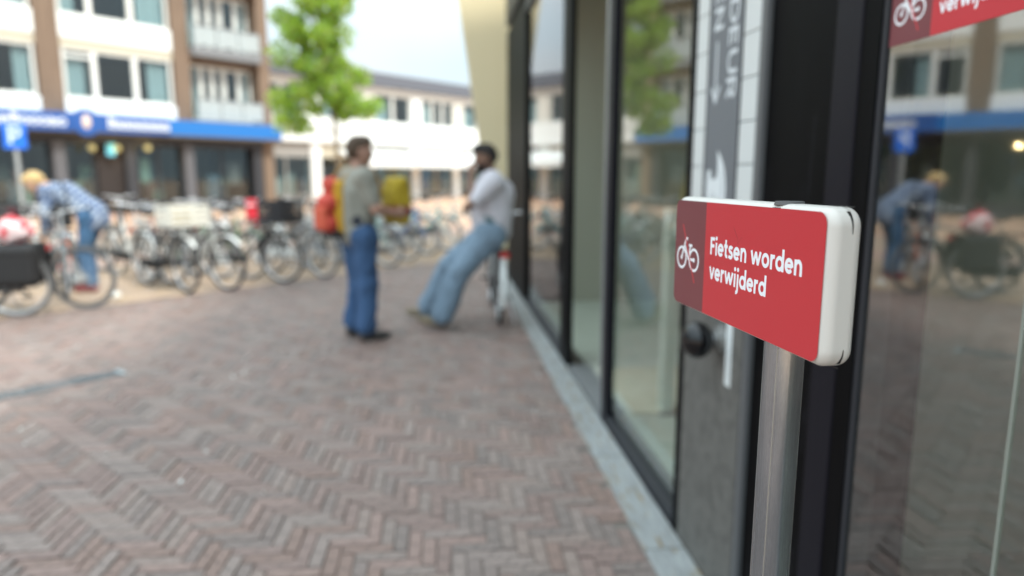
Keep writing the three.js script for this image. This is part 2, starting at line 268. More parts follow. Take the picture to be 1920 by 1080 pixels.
{ // the grey sheet with vertical lettering on the tiles: 0.27 m wide, 1.3 to 2.7 m high
  const W = 0.272, y0 = 1.30, y1 = 2.20, ppm = 1400;
  const t = letterCanvas(Math.round(W * ppm), Math.round((y1 - y0) * ppm), (x, w, h) => {
    x.fillStyle = '#6b6f74'; x.fillRect(0, 0, w, h);
    const Y = hgt => (y1 - hgt) * ppm;
    x.save(); x.translate(w * 0.60, Y(2.005)); x.rotate(Math.PI / 2); drawText(x, 'DEUR', 0, 0, 0.312 * ppm, 0.054 * ppm, '#d9dfe2', 0.2); x.restore();
    x.save(); x.translate(w * 0.155, Y(2.068)); x.rotate(Math.PI / 2); drawText(x, 'EN', 0, 0, 0.145 * ppm, 0.054 * ppm, '#d9dfe2', 0.2); x.restore();
    x.strokeStyle = '#d9dfe2'; x.lineWidth = 0.012 * ppm; x.beginPath(); const ax = w * 0.27; x.moveTo(ax, Y(1.892)); x.lineTo(ax, Y(1.702)); x.moveTo(ax - 0.034 * ppm, Y(1.745)); x.lineTo(ax, Y(1.697)); x.lineTo(ax + 0.034 * ppm, Y(1.745)); x.stroke();
    // white pressing hand with its finger pointing up
    x.fillStyle = '#dde3e5'; x.beginPath(); x.moveTo(w * 0.42, Y(1.535)); x.bezierCurveTo(w * 0.60, Y(1.51), w * 0.74, Y(1.46), w * 0.72, Y(1.38)); x.lineTo(w * 0.70, Y(1.30)); x.lineTo(w * 0.10, Y(1.30)); x.lineTo(w * 0.12, Y(1.468)); x.lineTo(w * 0.24, Y(1.47)); x.lineTo(w * 0.26, Y(1.44)); x.lineTo(w * 0.40, Y(1.44)); x.bezierCurveTo(w * 0.48, Y(1.46), w * 0.44, Y(1.50), w * 0.42, Y(1.535)); x.fill();
    x.strokeStyle = '#6b6f74'; x.lineWidth = 6; for (const q of [0.0, 0.09, 0.18]) { x.beginPath(); x.moveTo(w * (0.27 + q), Y(1.30)); x.lineTo(w * (0.29 + q), Y(1.40 - q * 0.1)); x.stroke(); }
    x.beginPath(); x.moveTo(w * 0.56, Y(1.47)); x.bezierCurveTo(w * 0.64, Y(1.44), w * 0.62, Y(1.38), w * 0.58, Y(1.35)); x.stroke();
  });
  const g = new THREE.PlaneGeometry(W, y1 - y0).translate(0, (y0 + y1) / 2, 0.0085);
  g.translate(SX * 2.24, 0, 0);
  part(shop, 'lettered_sheet', g, std(1, 1, 1, 0.5, { map: t }), 'dark grey sheet with vertical white lettering, arrow and hand');
  part(shop, 'sheet_edge', merge([fb(2.372, 2.3765, y0, y1, 0.0062, 0.0105), fb(2.1035, 2.108, y0, y1, 0.0062, 0.0105)]), M.darkAlu);
}
part(shop, 'mullion', fb(2.50, 2.58, 0, H1, -0.09, 0.0), M.black);
part(shop, 'bottom_rail', fb(2.581, 3.758, 0, 0.06, -0.08, 0.0), M.darkAlu);
part(shop, 'top_rail', fb(2.581, 3.758, 3.2, H1, -0.08, 0.0), M.darkAlu);
part(shop, 'window_pane', paneAt(2.581, 3.758, 0.061, 3.199, -0.03), M.pane);
part(shop, 'door_jamb', fb(3.76, 3.87, 0, H1, -0.04, 0.002), M.blackSoft);
part(shop, 'door_jamb', fb(3.872, 3.95, 0, H1, -0.04, -0.004), M.alu);
part(shop, 'threshold', fb(3.951, 5.0, -0.02, 0.022, -0.16, -0.002), M.alu);
part(shop, 'sill', fb(2.5, 3.95, -0.02, -0.001, -0.1, 0.004), M.darkAlu);
part(shop, 'door_jamb', fb(5.002, 5.34, 0, H1, -0.035, 0.004), M.black);
part(shop, 'bottom_rail', fb(5.342, 7.74, 0, 0.06, -0.08, 0.0), M.darkAlu);
part(shop, 'top_rail', fb(5.342, 7.74, 3.2, H1, -0.08, 0.0), M.darkAlu);
part(shop, 'window_pane', paneAt(5.342, 7.74, 0.061, 3.199, -0.03), M.pane);
part(shop, 'column', fb(7.742, 9.9, 0, H1, -0.4, 0.004), M.black);
part(shop, 'end_wall', fb(9.6, 9.9, 0, H1, -6.0, -0.402), M.plaster);
part(shop, 'vestibule_floor', fb(2.46, 9.59, -0.02, 0.004, -6.0, -0.162), M.inFloor);
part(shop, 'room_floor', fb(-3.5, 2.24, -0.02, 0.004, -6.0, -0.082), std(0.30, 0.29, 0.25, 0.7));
part(shop, 'floor_mat', rbox(1.0, 0.012, 0.9, 0.005, SX * 4.4, 0.011, -0.66), std(0.6, 0.55, 0.42, 0.95));
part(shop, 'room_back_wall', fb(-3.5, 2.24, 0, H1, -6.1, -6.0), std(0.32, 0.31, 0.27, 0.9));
part(shop, 'vestibule_back_wall', fb(2.46, 9.59, 0, H1, -3.4, -3.2), std(0.55, 0.55, 0.48, 0.9));
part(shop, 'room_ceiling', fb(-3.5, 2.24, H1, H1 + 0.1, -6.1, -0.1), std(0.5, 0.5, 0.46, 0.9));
part(shop, 'vestibule_ceiling', fb(2.242, 9.59, H1, H1 + 0.1, -6.1, -0.1), std(0.65, 0.65, 0.6, 0.9));
part(shop, 'vestibule_wall', fb(7.75, 7.9, 0.004, H1, -3.2, -0.42), M.olive);
part(shop, 'partition_wall', fb(2.242, 2.458, 0.004, H1, -6.0, -0.1), std(0.35, 0.35, 0.31, 0.9));
part(shop, 'room_end_wall', fb(-3.7, -3.5, 0, H1, -6.1, 0), std(0.35, 0.35, 0.31, 0.9));
part(shop, 'fascia', fb(-3.7, 9.9, H1 + 0.1, 4.6, -6.1, 0.02), M.darkAlu);
part(shop, 'upper_wall', fb(-3.7, 9.9, 4.6, 6.2, -6.1, -0.05), M.plaster);
{
  const c = thing('white_post', 'pale narrow post standing inside behind the shop glass', 'post', onFacade(3.95, 0.004, -0.42).toArray(), shop.rotation.y);
  part(c, 'shaft', rbox(0.11, 1.25, 0.07, 0.012, 0, 0.632, 0), std(0.62, 0.68, 0.6, 0.5)); part(c, 'foot', rbox(0.16, 0.012, 0.12, 0.004, 0, 0.006, 0), M.alu);
}
{ // the yellow ribbed wall beyond, leaning out towards its top
  const w = thing('yellow_wall', 'cream yellow ribbed wall flaring outwards at the top, beyond the black column', 'wall');
  const d = 11.6, p0 = at(907, 330, d), p1 = at(858, 0, d), q0 = at(960, 330, d);
  const top = 6.6, bx = y => p0.x + (p1.x - p0.x) * (y - p0.y) / (p1.y - p0.y);
  const sh = (x0, x1) => { const s = new THREE.Shape(); s.moveTo(x0(0), 0); s.lineTo(x1(0), 0); s.lineTo(x1(top), top); s.lineTo(x0(top), top); s.closePath(); return s; };
  const lim = q0.x + 2.2;
  part(w, 'core', new THREE.ExtrudeGeometry(sh(bx, () => lim), { depth: 2.4, bevelEnabled: false }).translate(0, 0, -d - 2.4), M.cream);
  for (let i = 0; i < 34; i++) { const o = i * 0.075; part(w, 'rib', new THREE.ExtrudeGeometry(sh(y => bx(y) + 0.004 + o, y => bx(y) + 0.052 + o), { depth: 0.024, bevelEnabled: false }).translate(0, 0, -d + 0.001), M.cream); }
}

// ---------------------------------------------------------------- the sign on its post
function signArt(x, w, h) {
  x.fillStyle = '#c22e37'; x.fillRect(0, 0, w, h);
  x.fillStyle = '#75383d'; x.fillRect(0, 0, w * 0.277, h);
  const X = r => r * w, Y = v => v * h, asp = h;
  drawText(x, 'Fietsen worden', X(0.322), Y(0.453), X(0.578), 0.112 * h, '#eef2f6');
  drawText(x, 'verwijderd', X(0.322), Y(0.672), X(0.394), 0.112 * h, '#eef2f6');
  x.strokeStyle = '#eceff2'; x.lineCap = 'butt'; x.lineJoin = 'round'; const lw = 0.026 * h; x.lineWidth = lw;
  const R = 0.098 * h, c1 = [X(0.072), Y(0.548)], c2 = [X(0.185), Y(0.548)];
  const line = (...p) => { x.beginPath(); x.moveTo(...p[0]); for (const q of p.slice(1)) x.lineTo(...q); x.stroke(); };
  for (const c of [c1, c2]) { x.beginPath(); x.arc(c[0], c[1], R, 0, Math.PI * 2); x.stroke(); }
  line(c1, [X(0.108), Y(0.36)], [X(0.125), Y(0.36)]); line([X(0.101), Y(0.43)], [X(0.135), Y(0.55)]);
  line([X(0.150), Y(0.42)], [X(0.137), Y(0.55)], c2); line([X(0.136), Y(0.418)], [X(0.166), Y(0.418)]);
  x.fillStyle = '#eceff2'; for (const c of [c1, c2]) { x.beginPath(); x.arc(c[0], c[1], 0.022 * h, 0, 7); x.fill(); }
  x.strokeStyle = '#c22e37'; x.lineWidth = 0.02 * h; line([X(0.075), Y(0.23)], [X(0.196), Y(0.76)]);
}
{
  const P1 = at(1545, 530, 0.63), P0 = at(1266, 470, 0.977); P1.y = P0.y = 0;
  const dir = P1.clone().sub(P0), L = dir.length(), yTop = 1.4215, Hs = 0.153, T = 0.033, turn = Math.atan2(-dir.z, dir.x);
  dir.normalize();
  const s = thing('bicycle_removal_sign', 'red and white boxed street sign with a struck-out bicycle on a steel tube', 'sign', [P0.x, yTop - Hs, P0.z], turn);
  // local: x from its far end to its near end, y up, +z towards the street side (the printed face)
  const face = V(Math.sin(turn), 0, Math.cos(turn)).dot(V(-1, 0, 0)) > 0 ? 1 : -1;
  const rr_ = (x0, y0, x1, y1, r) => { const q = new THREE.Shape(); q.moveTo(x0 + r, y0); q.lineTo(x1 - r, y0); q.absarc(x1 - r, y0 + r, r, -Math.PI / 2, 0); q.lineTo(x1, y1 - r); q.absarc(x1 - r, y1 - r, r, 0, Math.PI / 2); q.lineTo(x0 + r, y1); q.absarc(x0 + r, y1 - r, r, Math.PI / 2, Math.PI); q.lineTo(x0, y0 + r); q.absarc(x0 + r, y0 + r, r, Math.PI, Math.PI * 1.5); return q; };
  const bev = 0.0105, over = 0.0075;
  let body = new THREE.ExtrudeGeometry(rr_(bev - 0.003, bev, L + over - bev, Hs - bev, 0.008), { depth: T - 2 * bev, bevelEnabled: true, bevelSize: bev, bevelThickness: bev, bevelSegments: 9, curveSegments: 14 });
  body.translate(0, 0, face > 0 ? -T + bev : bev);
  const plastic = std(0.66, 0.63, 0.58, 0.42, { bumpMap: grit([128, 128, 128], 0.1, 0.5, 1, 6), bumpScale: 0.00012 });
  const dark = std(0.035, 0.033, 0.03, 0.8);
  // split seams at the near end, top and bottom, cut into the casing
  const ev = new Evaluator(); ev.attributes = ['position', 'normal', 'uv'];
  let A = new Brush(body, plastic);
  const wedge = (pts, z) => { const q = new THREE.Shape(pts.map(p => new THREE.Vector2(...p))); return new THREE.ExtrudeGeometry(q, { depth: 0.012, bevelEnabled: false }).rotateY(Math.PI / 2).translate(L + over - 0.0075, 0, 0); };
  const zc = -face * T * 0.60;
  const wl = [wedge([[-zc + 0.002, Hs + 0.004], [-zc - 0.005, Hs + 0.004], [-zc - 0.0015, Hs - 0.009], [-zc + 0.0001, Hs - 0.024], [-zc + 0.0009, Hs - 0.025], [-zc + 0.001, Hs - 0.008]]), wedge([[-zc + 0.005, -0.004], [-zc - 0.003, -0.004], [-zc - 0.001, 0.008], [-zc - 0.0002, 0.019], [-zc + 0.0006, 0.02], [-zc + 0.0015, 0.008]])];
  for (const g of wl) { const B = new Brush(g, dark); A.updateMatrixWorld(); B.updateMatrixWorld(); A = ev.evaluate(A, B, SUBTRACTION); }
  const casing = new THREE.Mesh(A.geometry, A.material); casing.name = 'casing'; s.add(casing);
  part(s, 'seam', box(L - 0.03, L + over - 0.0005, Hs + 0.0001, Hs + 0.0009, zc - 0.0012, zc + 0.0004), dark);
  part(s, 'seam', box(L - 0.06, L + over - 0.006, -0.0006, -0.0001, zc - 0.001, zc + 0.0004), dark);
  const w = 2048, h = Math.round(2048 * (Hs - 0.009) / (L - 0.004));
  const t = letterCanvas(w, h, (x, W, Hh) => { signArt(x, W, Hh); x.globalAlpha = 0.12; x.strokeStyle = '#26060a'; x.lineCap = 'round'; for (const [a, b, c, d, q] of [[0.485, 0.18, 0.52, 0.27, 5], [0.52, 0.27, 0.525, 0.34, 7], [0.55, 0.255, 0.522, 0.31, 5], [0.495, 0.2, 0.515, 0.26, 9]]) { x.lineWidth = q; x.beginPath(); x.moveTo(a * W, b * Hh); x.lineTo(c * W, d * Hh); x.stroke(); } x.globalAlpha = 0.06; x.strokeStyle = '#f4dcdc'; for (let i = 0; i < 46; i++) { const a = rnd() * W, b = rnd() * Hh; x.lineWidth = 1 + rnd() * 2; x.beginPath(); x.moveTo(a, b); x.lineTo(a + (rnd() - 0.5) * 160, b + (rnd() - 0.5) * 60); x.stroke(); } x.fillStyle = '#26060a'; x.globalAlpha = 0.12; for (let i = 0; i < 90; i++) { x.fillRect(rnd() * W, rnd() * Hh, 2 + rnd() * 4, 2 + rnd() * 3); } x.globalAlpha = 1; });
  const fs = rr_(0.002, 0.0045, L - 0.001, Hs - 0.0045, 0.012), fg = new THREE.ShapeGeometry(fs, 14), pos = fg.attributes.position, uv = fg.attributes.uv;
  for (let i = 0; i < pos.count; i++) uv.setXY(i, pos.getX(i) / (L + 0.0005), (pos.getY(i) - 0.0045) / (Hs - 0.009));
  fg.translate(0, 0, face * 0.0006);
  part(s, 'printed_foil', fg, std(1, 1, 1, 0.36, { map: t, bumpMap: grit([128, 128, 128], 0.05, 0.6, 1, 16), bumpScale: 0.00008 }), 'red foil with white lettering and a dark field');
  // tube through the casing
  const steelMap = tex(256, 512, (u, v) => { const k = 0.98 + 0.12 * fbm(u * 60, v * 1.2, 5, 3) + 0.12 * fbm(u * 9, v * 16, 2, 4) + 0.08 * (rnd() - 0.5); const c = clamp(190 * k, 0, 245); return [c * 0.97, c, c * 1.03]; });
  const rm = tex(128, 256, (u, v) => { const k = clamp(0.22 + 0.12 * fbm(u * 30, v * 2, 8, 3) + 0.12 * fbm(u * 5, v * 9, 1, 3)) * 255; return [k, k, k]; }, false);
  const steel = std(0.76, 0.775, 0.78, 1, { metalness: 0.95, map: steelMap, roughnessMap: rm });
  const tx = L * 0.735, tz = -face * 0.0215;
  const tb = new THREE.CylinderGeometry(0.0212, 0.0212, yTop - 0.004, 48, 1, false).translate(tx, -(yTop - Hs) + (yTop - 0.004) / 2, tz);
  part(s, 'post', tb, steel, 'scuffed galvanised steel tube');
  part(s, 'post_cap', new THREE.CylinderGeometry(0.0145, 0.0155, 0.0035, 32).translate(tx, Hs + 0.0005, -face * T / 2), std(0.1, 0.1, 0.1, 0.5));
  // weld bead down the tube
  const bead = []; for (let i = 0; i <= 40; i++) bead.push([tx + 0.0209 * Math.cos(0.86) + rr(-0.0003, 0.0003), -i * 0.03, tz + face * 0.0209 * Math.sin(0.86)]);
  part(s, 'weld_seam', tube(bead, 0.0009, 160, 5), std(0.42, 0.4, 0.36, 0.5, { metalness: 0.7 }));
}
{ // the same notice as a sticker on the shop window, trimmed closer above and below
  const W = 0.444, Hh = 0.14, w = 1600, full = w * 0.1535 / 0.352, h = Math.round(w * Hh / W);
  const t = letterCanvas(w, h, x => { x.translate(0, -(full - h) / 2 + 4); signArt(x, w, full); });
  const k = thing('window_sticker', 'red notice sticker with a struck-out bicycle stuck on the window glass', 'sticker', onFacade(1.416 - W / 2, 1.7165 + Hh / 2, -0.0108).toArray(), shop.rotation.y);
  const g = new THREE.BoxGeometry(W, Hh, 0.0004);
  part(k, 'sheet', g, [0, 1, 2, 3].map(() => hex(0xb03a40, 0.6)).concat([std(1, 1, 1, 0.5, { map: t }), hex(0xd8d8d8, 0.6)]));
}

// ---------------------------------------------------------------- the flats across the square
const TB = Math.atan2(AD.x * 0 + 0.78, 0.625);
M.brown = std(0.235, 0.17, 0.125, 0.9, { map: grit([235, 232, 228], 0.12, 0.2, 2, 21) });
M.white = std(0.80, 0.82, 0.80, 0.6);
M.frame = std(0.74, 0.75, 0.71, 0.5);
M.beige = std(0.52, 0.48, 0.38, 0.7);
M.farPane = std(0.72, 0.80, 0.82, 0.02, { transmission: 1, thickness: 0, ior: 1.6 });
M.darkRoom = std(0.36, 0.35, 0.33, 0.9);
M.curtain = std(0.72, 0.74, 0.70, 0.9);
M.charcoal = std(0.035, 0.036, 0.042, 0.6);
M.blue = std(0.012, 0.15, 0.46, 0.45);
M.blueDeep = std(0.02, 0.09, 0.32, 0.45);
M.signWhite = std(0.72, 0.76, 0.80, 0.5);
M.slab = std(0.20, 0.21, 0.22, 0.8);
function windowUnit(parent, x0, x1, y0, y1, z, splits, curtains = [], transom) {
  const f = 0.10, gs = [box(x0, x1, y0, y0 + f, z - 0.12, z), box(x0, x1, y1 - f, y1, z - 0.12, z), box(x0, x0 + f, y0 + f, y1 - f, z - 0.12, z), box(x1 - f, x1, y0 + f, y1 - f, z - 0.12, z)];
  const edges = [x0 + f];
  for (const s of splits) { const c = x0 + (x1 - x0) * s; gs.push(box(c - 0.10, c + 0.10, y0 + f, y1 - f, z - 0.12, z)); edges.push(c - 0.10, c + 0.10); }
  edges.push(x1 - f);
  if (transom) gs.push(box(edges[0], edges[1], y0 + (y1 - y0) * transom - 0.05, y0 + (y1 - y0) * transom + 0.05, z - 0.11, z - 0.01));
  const w = part(parent, 'window', merge(gs), M.frame);
  for (let i = 0; i < edges.length; i += 2) part(w, 'pane', box(edges[i], edges[i + 1], y0 + f, y1 - f, z - 0.075, z - 0.065), M.farPane);
  for (const [a, b, l] of curtains) part(w, 'curtain', merge(Array.from({ length: 5 }, (_, k) => { const c0 = x0 + (x1 - x0) * (a + (b - a) * k / 5), c1 = x0 + (x1 - x0) * (a + (b - a) * (k + 1) / 5); return box(c0, c1, y0 + f, y0 + f + (y1 - y0 - 2 * f) * l, z - 0.26 - (k % 2) * 0.04, z - 0.24 - (k % 2) * 0.04); })), M.curtain);
  return w;
}
{
  const b = thing('apartment_building', 'brown and white flats with ribbon windows above a blue-banded shop row', 'building', [-15.0, 0, -27.95], TB);
  const x0 = -34, x1 = 6.05, top = 12.9;
  part(b, 'core', box(x0, x1, 0, top, -10, -5), M.darkRoom);
  for (const y of [3.4, 6.5, 9.5, 12.6]) part(b, 'floor_slab', box(x0 + 0.51, x1 - 0.56, y, y + 0.2, -4.99, -0.746), M.darkRoom);
  for (let k = 0; k < 8; k++) part(b, 'party_wall', box(1.9 - k * 4.87, 2.1 - k * 4.87, 0.001, 3.39, -4.99, -0.746), M.darkRoom);
  for (let k = 0; k < 8; k++) for (const y of [3.601, 6.701, 9.701]) part(b, 'party_wall', box(1.9 - k * 4.87, 2.1 - k * 4.87, y, y + 2.79, -4.99, -0.746), M.darkRoom);
  part(b, 'roof', box(x0 - 0.2, x1 + 0.2, top, top + 0.4, -10.2, 0.3), M.charcoal);
  part(b, 'end_wall', box(x1 - 0.55, x1, 0, top, -9.9, 0.06), M.brown);
  part(b, 'far_end_wall', box(x0, x0 + 0.5, 0, top, -9.9, 0.06), M.brown);
  const bays = []; // [start, end, kind]
  let x = -2.47; bays.push([-2.47, 1.65, 'w'], [2.33, 5.5, 'b']);
  const pil = [[1.65, 2.33], [-3.22, -2.47]];
  x = -3.22; let n = 0;
  while (x > x0 + 5) { const kind = ['w', 'w', 'b', 'w', 'b', 'w', 'w'][n % 7], wd = kind === 'w' ? 4.15 : 3.2; bays.push([x - wd, x, kind]); pil.push([x - wd - 0.72, x - wd]); x -= wd + 0.72; n++; }
  for (const [a, c] of pil) part(b, 'pilaster', box(a, c, 3.72, top, -0.74, 0.08), M.brown);
  bays.forEach(([a, c, kind], q) => {
    for (let fl = 0; fl < 3; fl++) {
      const y = 3.72 + fl * 3.0;
      if (kind === 'w') {
        part(b, 'spandrel', box(a + 0.003, c - 0.003, y - (fl ? 0.22 : 0), y + 0.58, -0.74, 0.02), M.white);
        const cur = [[[0.03, 0.2, 0.98], [0.78, 0.97, 1]], [[0.72, 0.97, 0.98], [0.04, 0.16, 0.9]], [[0.3, 0.42, 1], [0.85, 0.97, 1]]][(q + fl) % 3];
        windowUnit(b, a + 0.06, c - 0.06, y + 0.585, y + 2.42, -0.06, [0.27, 0.64], cur, 0.84);
        part(b, 'lintel', box(a + 0.003, c - 0.003, y + 2.425, y + 2.775, -0.74, -0.02), M.beige);
      } else {
        part(b, 'balcony_back_wall', merge([box(a, c, y + 2.45, y + 2.72, -0.745, -0.5), box(a, a + 0.15, y + 0.1, y + 2.45, -0.745, -0.5)]), M.brown);
        windowUnit(b, a + 0.16, a + (c - a) * 0.55, y + 0.1, y + 2.44, -0.5, [0.36, 0.68], q % 2 ? [[0.05, 0.3, 1]] : []);
        windowUnit(b, a + (c - a) * 0.56, c - 0.1, y + 0.1, y + 2.44, -0.5, [0.55], [[0.62, 0.95, 1]]);
        const bal = part(b, 'balcony', box(a + 0.01, c - 0.01, y - 0.28, y + 0.08, -0.74, 0.42), M.slab);
        part(bal, 'glass_panel', box(a + 0.05, c - 0.05, y + 0.14, y + 0.92, 0.352, 0.365), std(0.62, 0.68, 0.69, 0.5, { transmission: 0.5, thickness: 0 }));
        part(bal, 'railing', merge([box(a + 0.02, c - 0.02, y + 0.92, y + 0.97, 0.33, 0.39), ...[0.02, 0.35, 0.66, 0.985].map(t => rod([a + (c - a) * t, y + 0.08, 0.375], [a + (c - a) * t, y + 0.92, 0.375], 0.02))]), M.slab);
      }
    }
  });
  // blue band over the shops
  const lip = part(b, 'fascia_band', box(x0, x1 + 0.02, 3.10, 3.70, -0.7, 0.75), M.blue, 'long blue fascia over the shops');
  part(lip, 'band_underside', box(x0, x1, 3.02, 3.097, -0.7, 0.72), std(0.16, 0.155, 0.15, 0.8));
  const plate = part(b, 'shop_sign', box(-6.6, 0.95, 3.07, 3.73, 0.755, 0.80), M.blueDeep, 'blue shop sign with white lettering and round emblem');
  // lettering too blurred to read in the view: upright strokes of its size
  const strokes = (xa, xb, seedk) => { let xx = xa, k = seedk; while (xx < xb) { k = (k * 7 + 3) % 11; const wd = 0.13 + 0.016 * k, hh = k === 4 || xx === xa ? 0.42 : 0.30; part(plate, 'letter', k % 3 === 0 ? new THREE.TorusGeometry(0.105, 0.045, 4, 14).translate(xx + 0.12, 3.365, 0.80) : merge([box(xx, xx + 0.085, 3.22, 3.22 + hh, 0.801, 0.845), box(xx + 0.14, xx + 0.225, 3.22, 3.22 + hh * 0.85, 0.801, 0.845), box(xx + 0.085, xx + 0.14, 3.22 + hh * 0.62, 3.22 + hh * 0.85, 0.801, 0.84)]), M.signWhite); xx += 0.29; } };
  strokes(-5.9, -2.9, 2); strokes(-1.35, 0.75, 5);
  const em = part(plate, 'emblem', new THREE.CylinderGeometry(0.48, 0.48, 0.08, 32).rotateX(Math.PI / 2).translate(-2.12, 3.40, 0.84), M.blueDeep);
  part(em, 'emblem_mark', new THREE.SphereGeometry(0.2, 16, 12).scale(0.75, 1.25, 0.2).translate(-2.12, 3.42, 0.885), std(0.75, 0.6, 0.5, 0.6));
  // shop fronts
  part(b, 'shop_soffit', box(x0, x1 - 0.56, 2.72, 3.015, -0.74, 0.2), M.charcoal);
  part(b, 'plinth', box(x0, x1 - 0.56, 0, 0.35, -0.74, -0.2), M.charcoal);
  const posts = [2.0, -0.35, -2.85, -5.2, -7.7, -10.4, -13, -15.6, -18.4, -21, -24, -27, -30, -33, 5.2];
  posts.sort((p, q) => p - q).forEach(p => part(b, 'shop_post', box(p - 0.2, p + 0.2, 0.001, 2.72, -0.74, 0.12), p === -2.85 || p === 2.0 ? std(0.11, 0.11, 0.12, 0.6) : M.charcoal));
  const displays = [[0.3, 0.24, 0.2], [0.28, 0.34, 0.25], [0.4, 0.46, 0.34], [0.2, 0.1, 0.08], [0.16, 0.2, 0.23], [0.12, 0.11, 0.09], [0.06, 0.065, 0.07]].map(c => std(...c, 0.8));
  for (let i = 0; i < posts.length - 1; i++) {
    const a = posts[i] + 0.2, c = posts[i + 1] - 0.2, isDoor = i === posts.indexOf(-0.35) - 1 || i % 5 === 1;
    const w = part(b, 'shop_window', merge([box(a, c, 0.351, 0.43, -0.3, -0.2), box(a, c, 2.64, 2.719, -0.3, -0.2), box((a + c) / 2 - 0.04, (a + c) / 2 + 0.04, 0.43, 2.64, -0.3, -0.2)]), M.charcoal);
    for (const [p, q] of [[a, (a + c) / 2 - 0.04], [(a + c) / 2 + 0.04, c]]) part(w, 'pane', box(p, q, 0.43, 2.64, -0.256, -0.246), M.farPane);
    for (let k = 0; k < 5; k++) { const wd = rr(0.25, 0.6), xx = rr(a + 0.1, c - wd - 0.1), y = 0.45 + (k % 2) * rr(0, 0.9), hh = rr(0.4, 1.1); part(w, 'display', rbox(wd, hh, 0.05, 0.02, xx + wd / 2, y + hh / 2, -0.42 - k * 0.06, 1), displays[(i * 3 + k) % 7]); }
    if (isDoor) part(w, 'door_leaf', box(c - 0.95, c - 0.02, 0.02, 2.5, -0.2, -0.15), std(0.025, 0.018, 0.016, 0.6));
  }
  part(b, 'banner', box(-1.28, -0.98, 2.22, 2.68, 0.2, 0.23), std(0.08, 0.36, 0.56, 0.6), 'small light blue hanging banner');
}
// lit globes in the shop row
const TBv = (x, y, z) => V(x, y, z).applyAxisAngle(V(0, 1, 0), TB).add(V(-15.13, 0, -27.79));
const glow = new THREE.MeshStandardMaterial({ color: 0x8a8258, emissive: 0xffe89a, emissiveIntensity: 0.35, roughness: 0.5 });
[[-1.62, 2.5, 'warm globe lamp on the pillar side of the light blue banner'], [-0.72, 2.5, 'warm globe lamp on the doorway side of the light blue banner'], [0.42, 2.55, 'lone warm globe lamp over the shop window by the dark doorway'], [-8.9, 2.5, 'warm globe lamp under the far stretch of blue fascia'], [-11.6, 2.5, 'warm globe lamp farthest from the lettered shop sign']].forEach(([x, y, lab]) => {
  const p = TBv(x, y, 0.35), t = thing('globe_lamp', lab, 'lamp', p.toArray(), 0, 'globe lamps under the fascia');
  part(t, 'globe', new THREE.SphereGeometry(0.13, 16, 12), glow); part(t, 'stem', rod([0, 0.12, 0], [0, 3.015 - y, 0], 0.012), M.charcoal);
  const l = new THREE.PointLight(0xffe0a0, 0.6, 0, 2); l.castShadow = true; t.add(l);
});

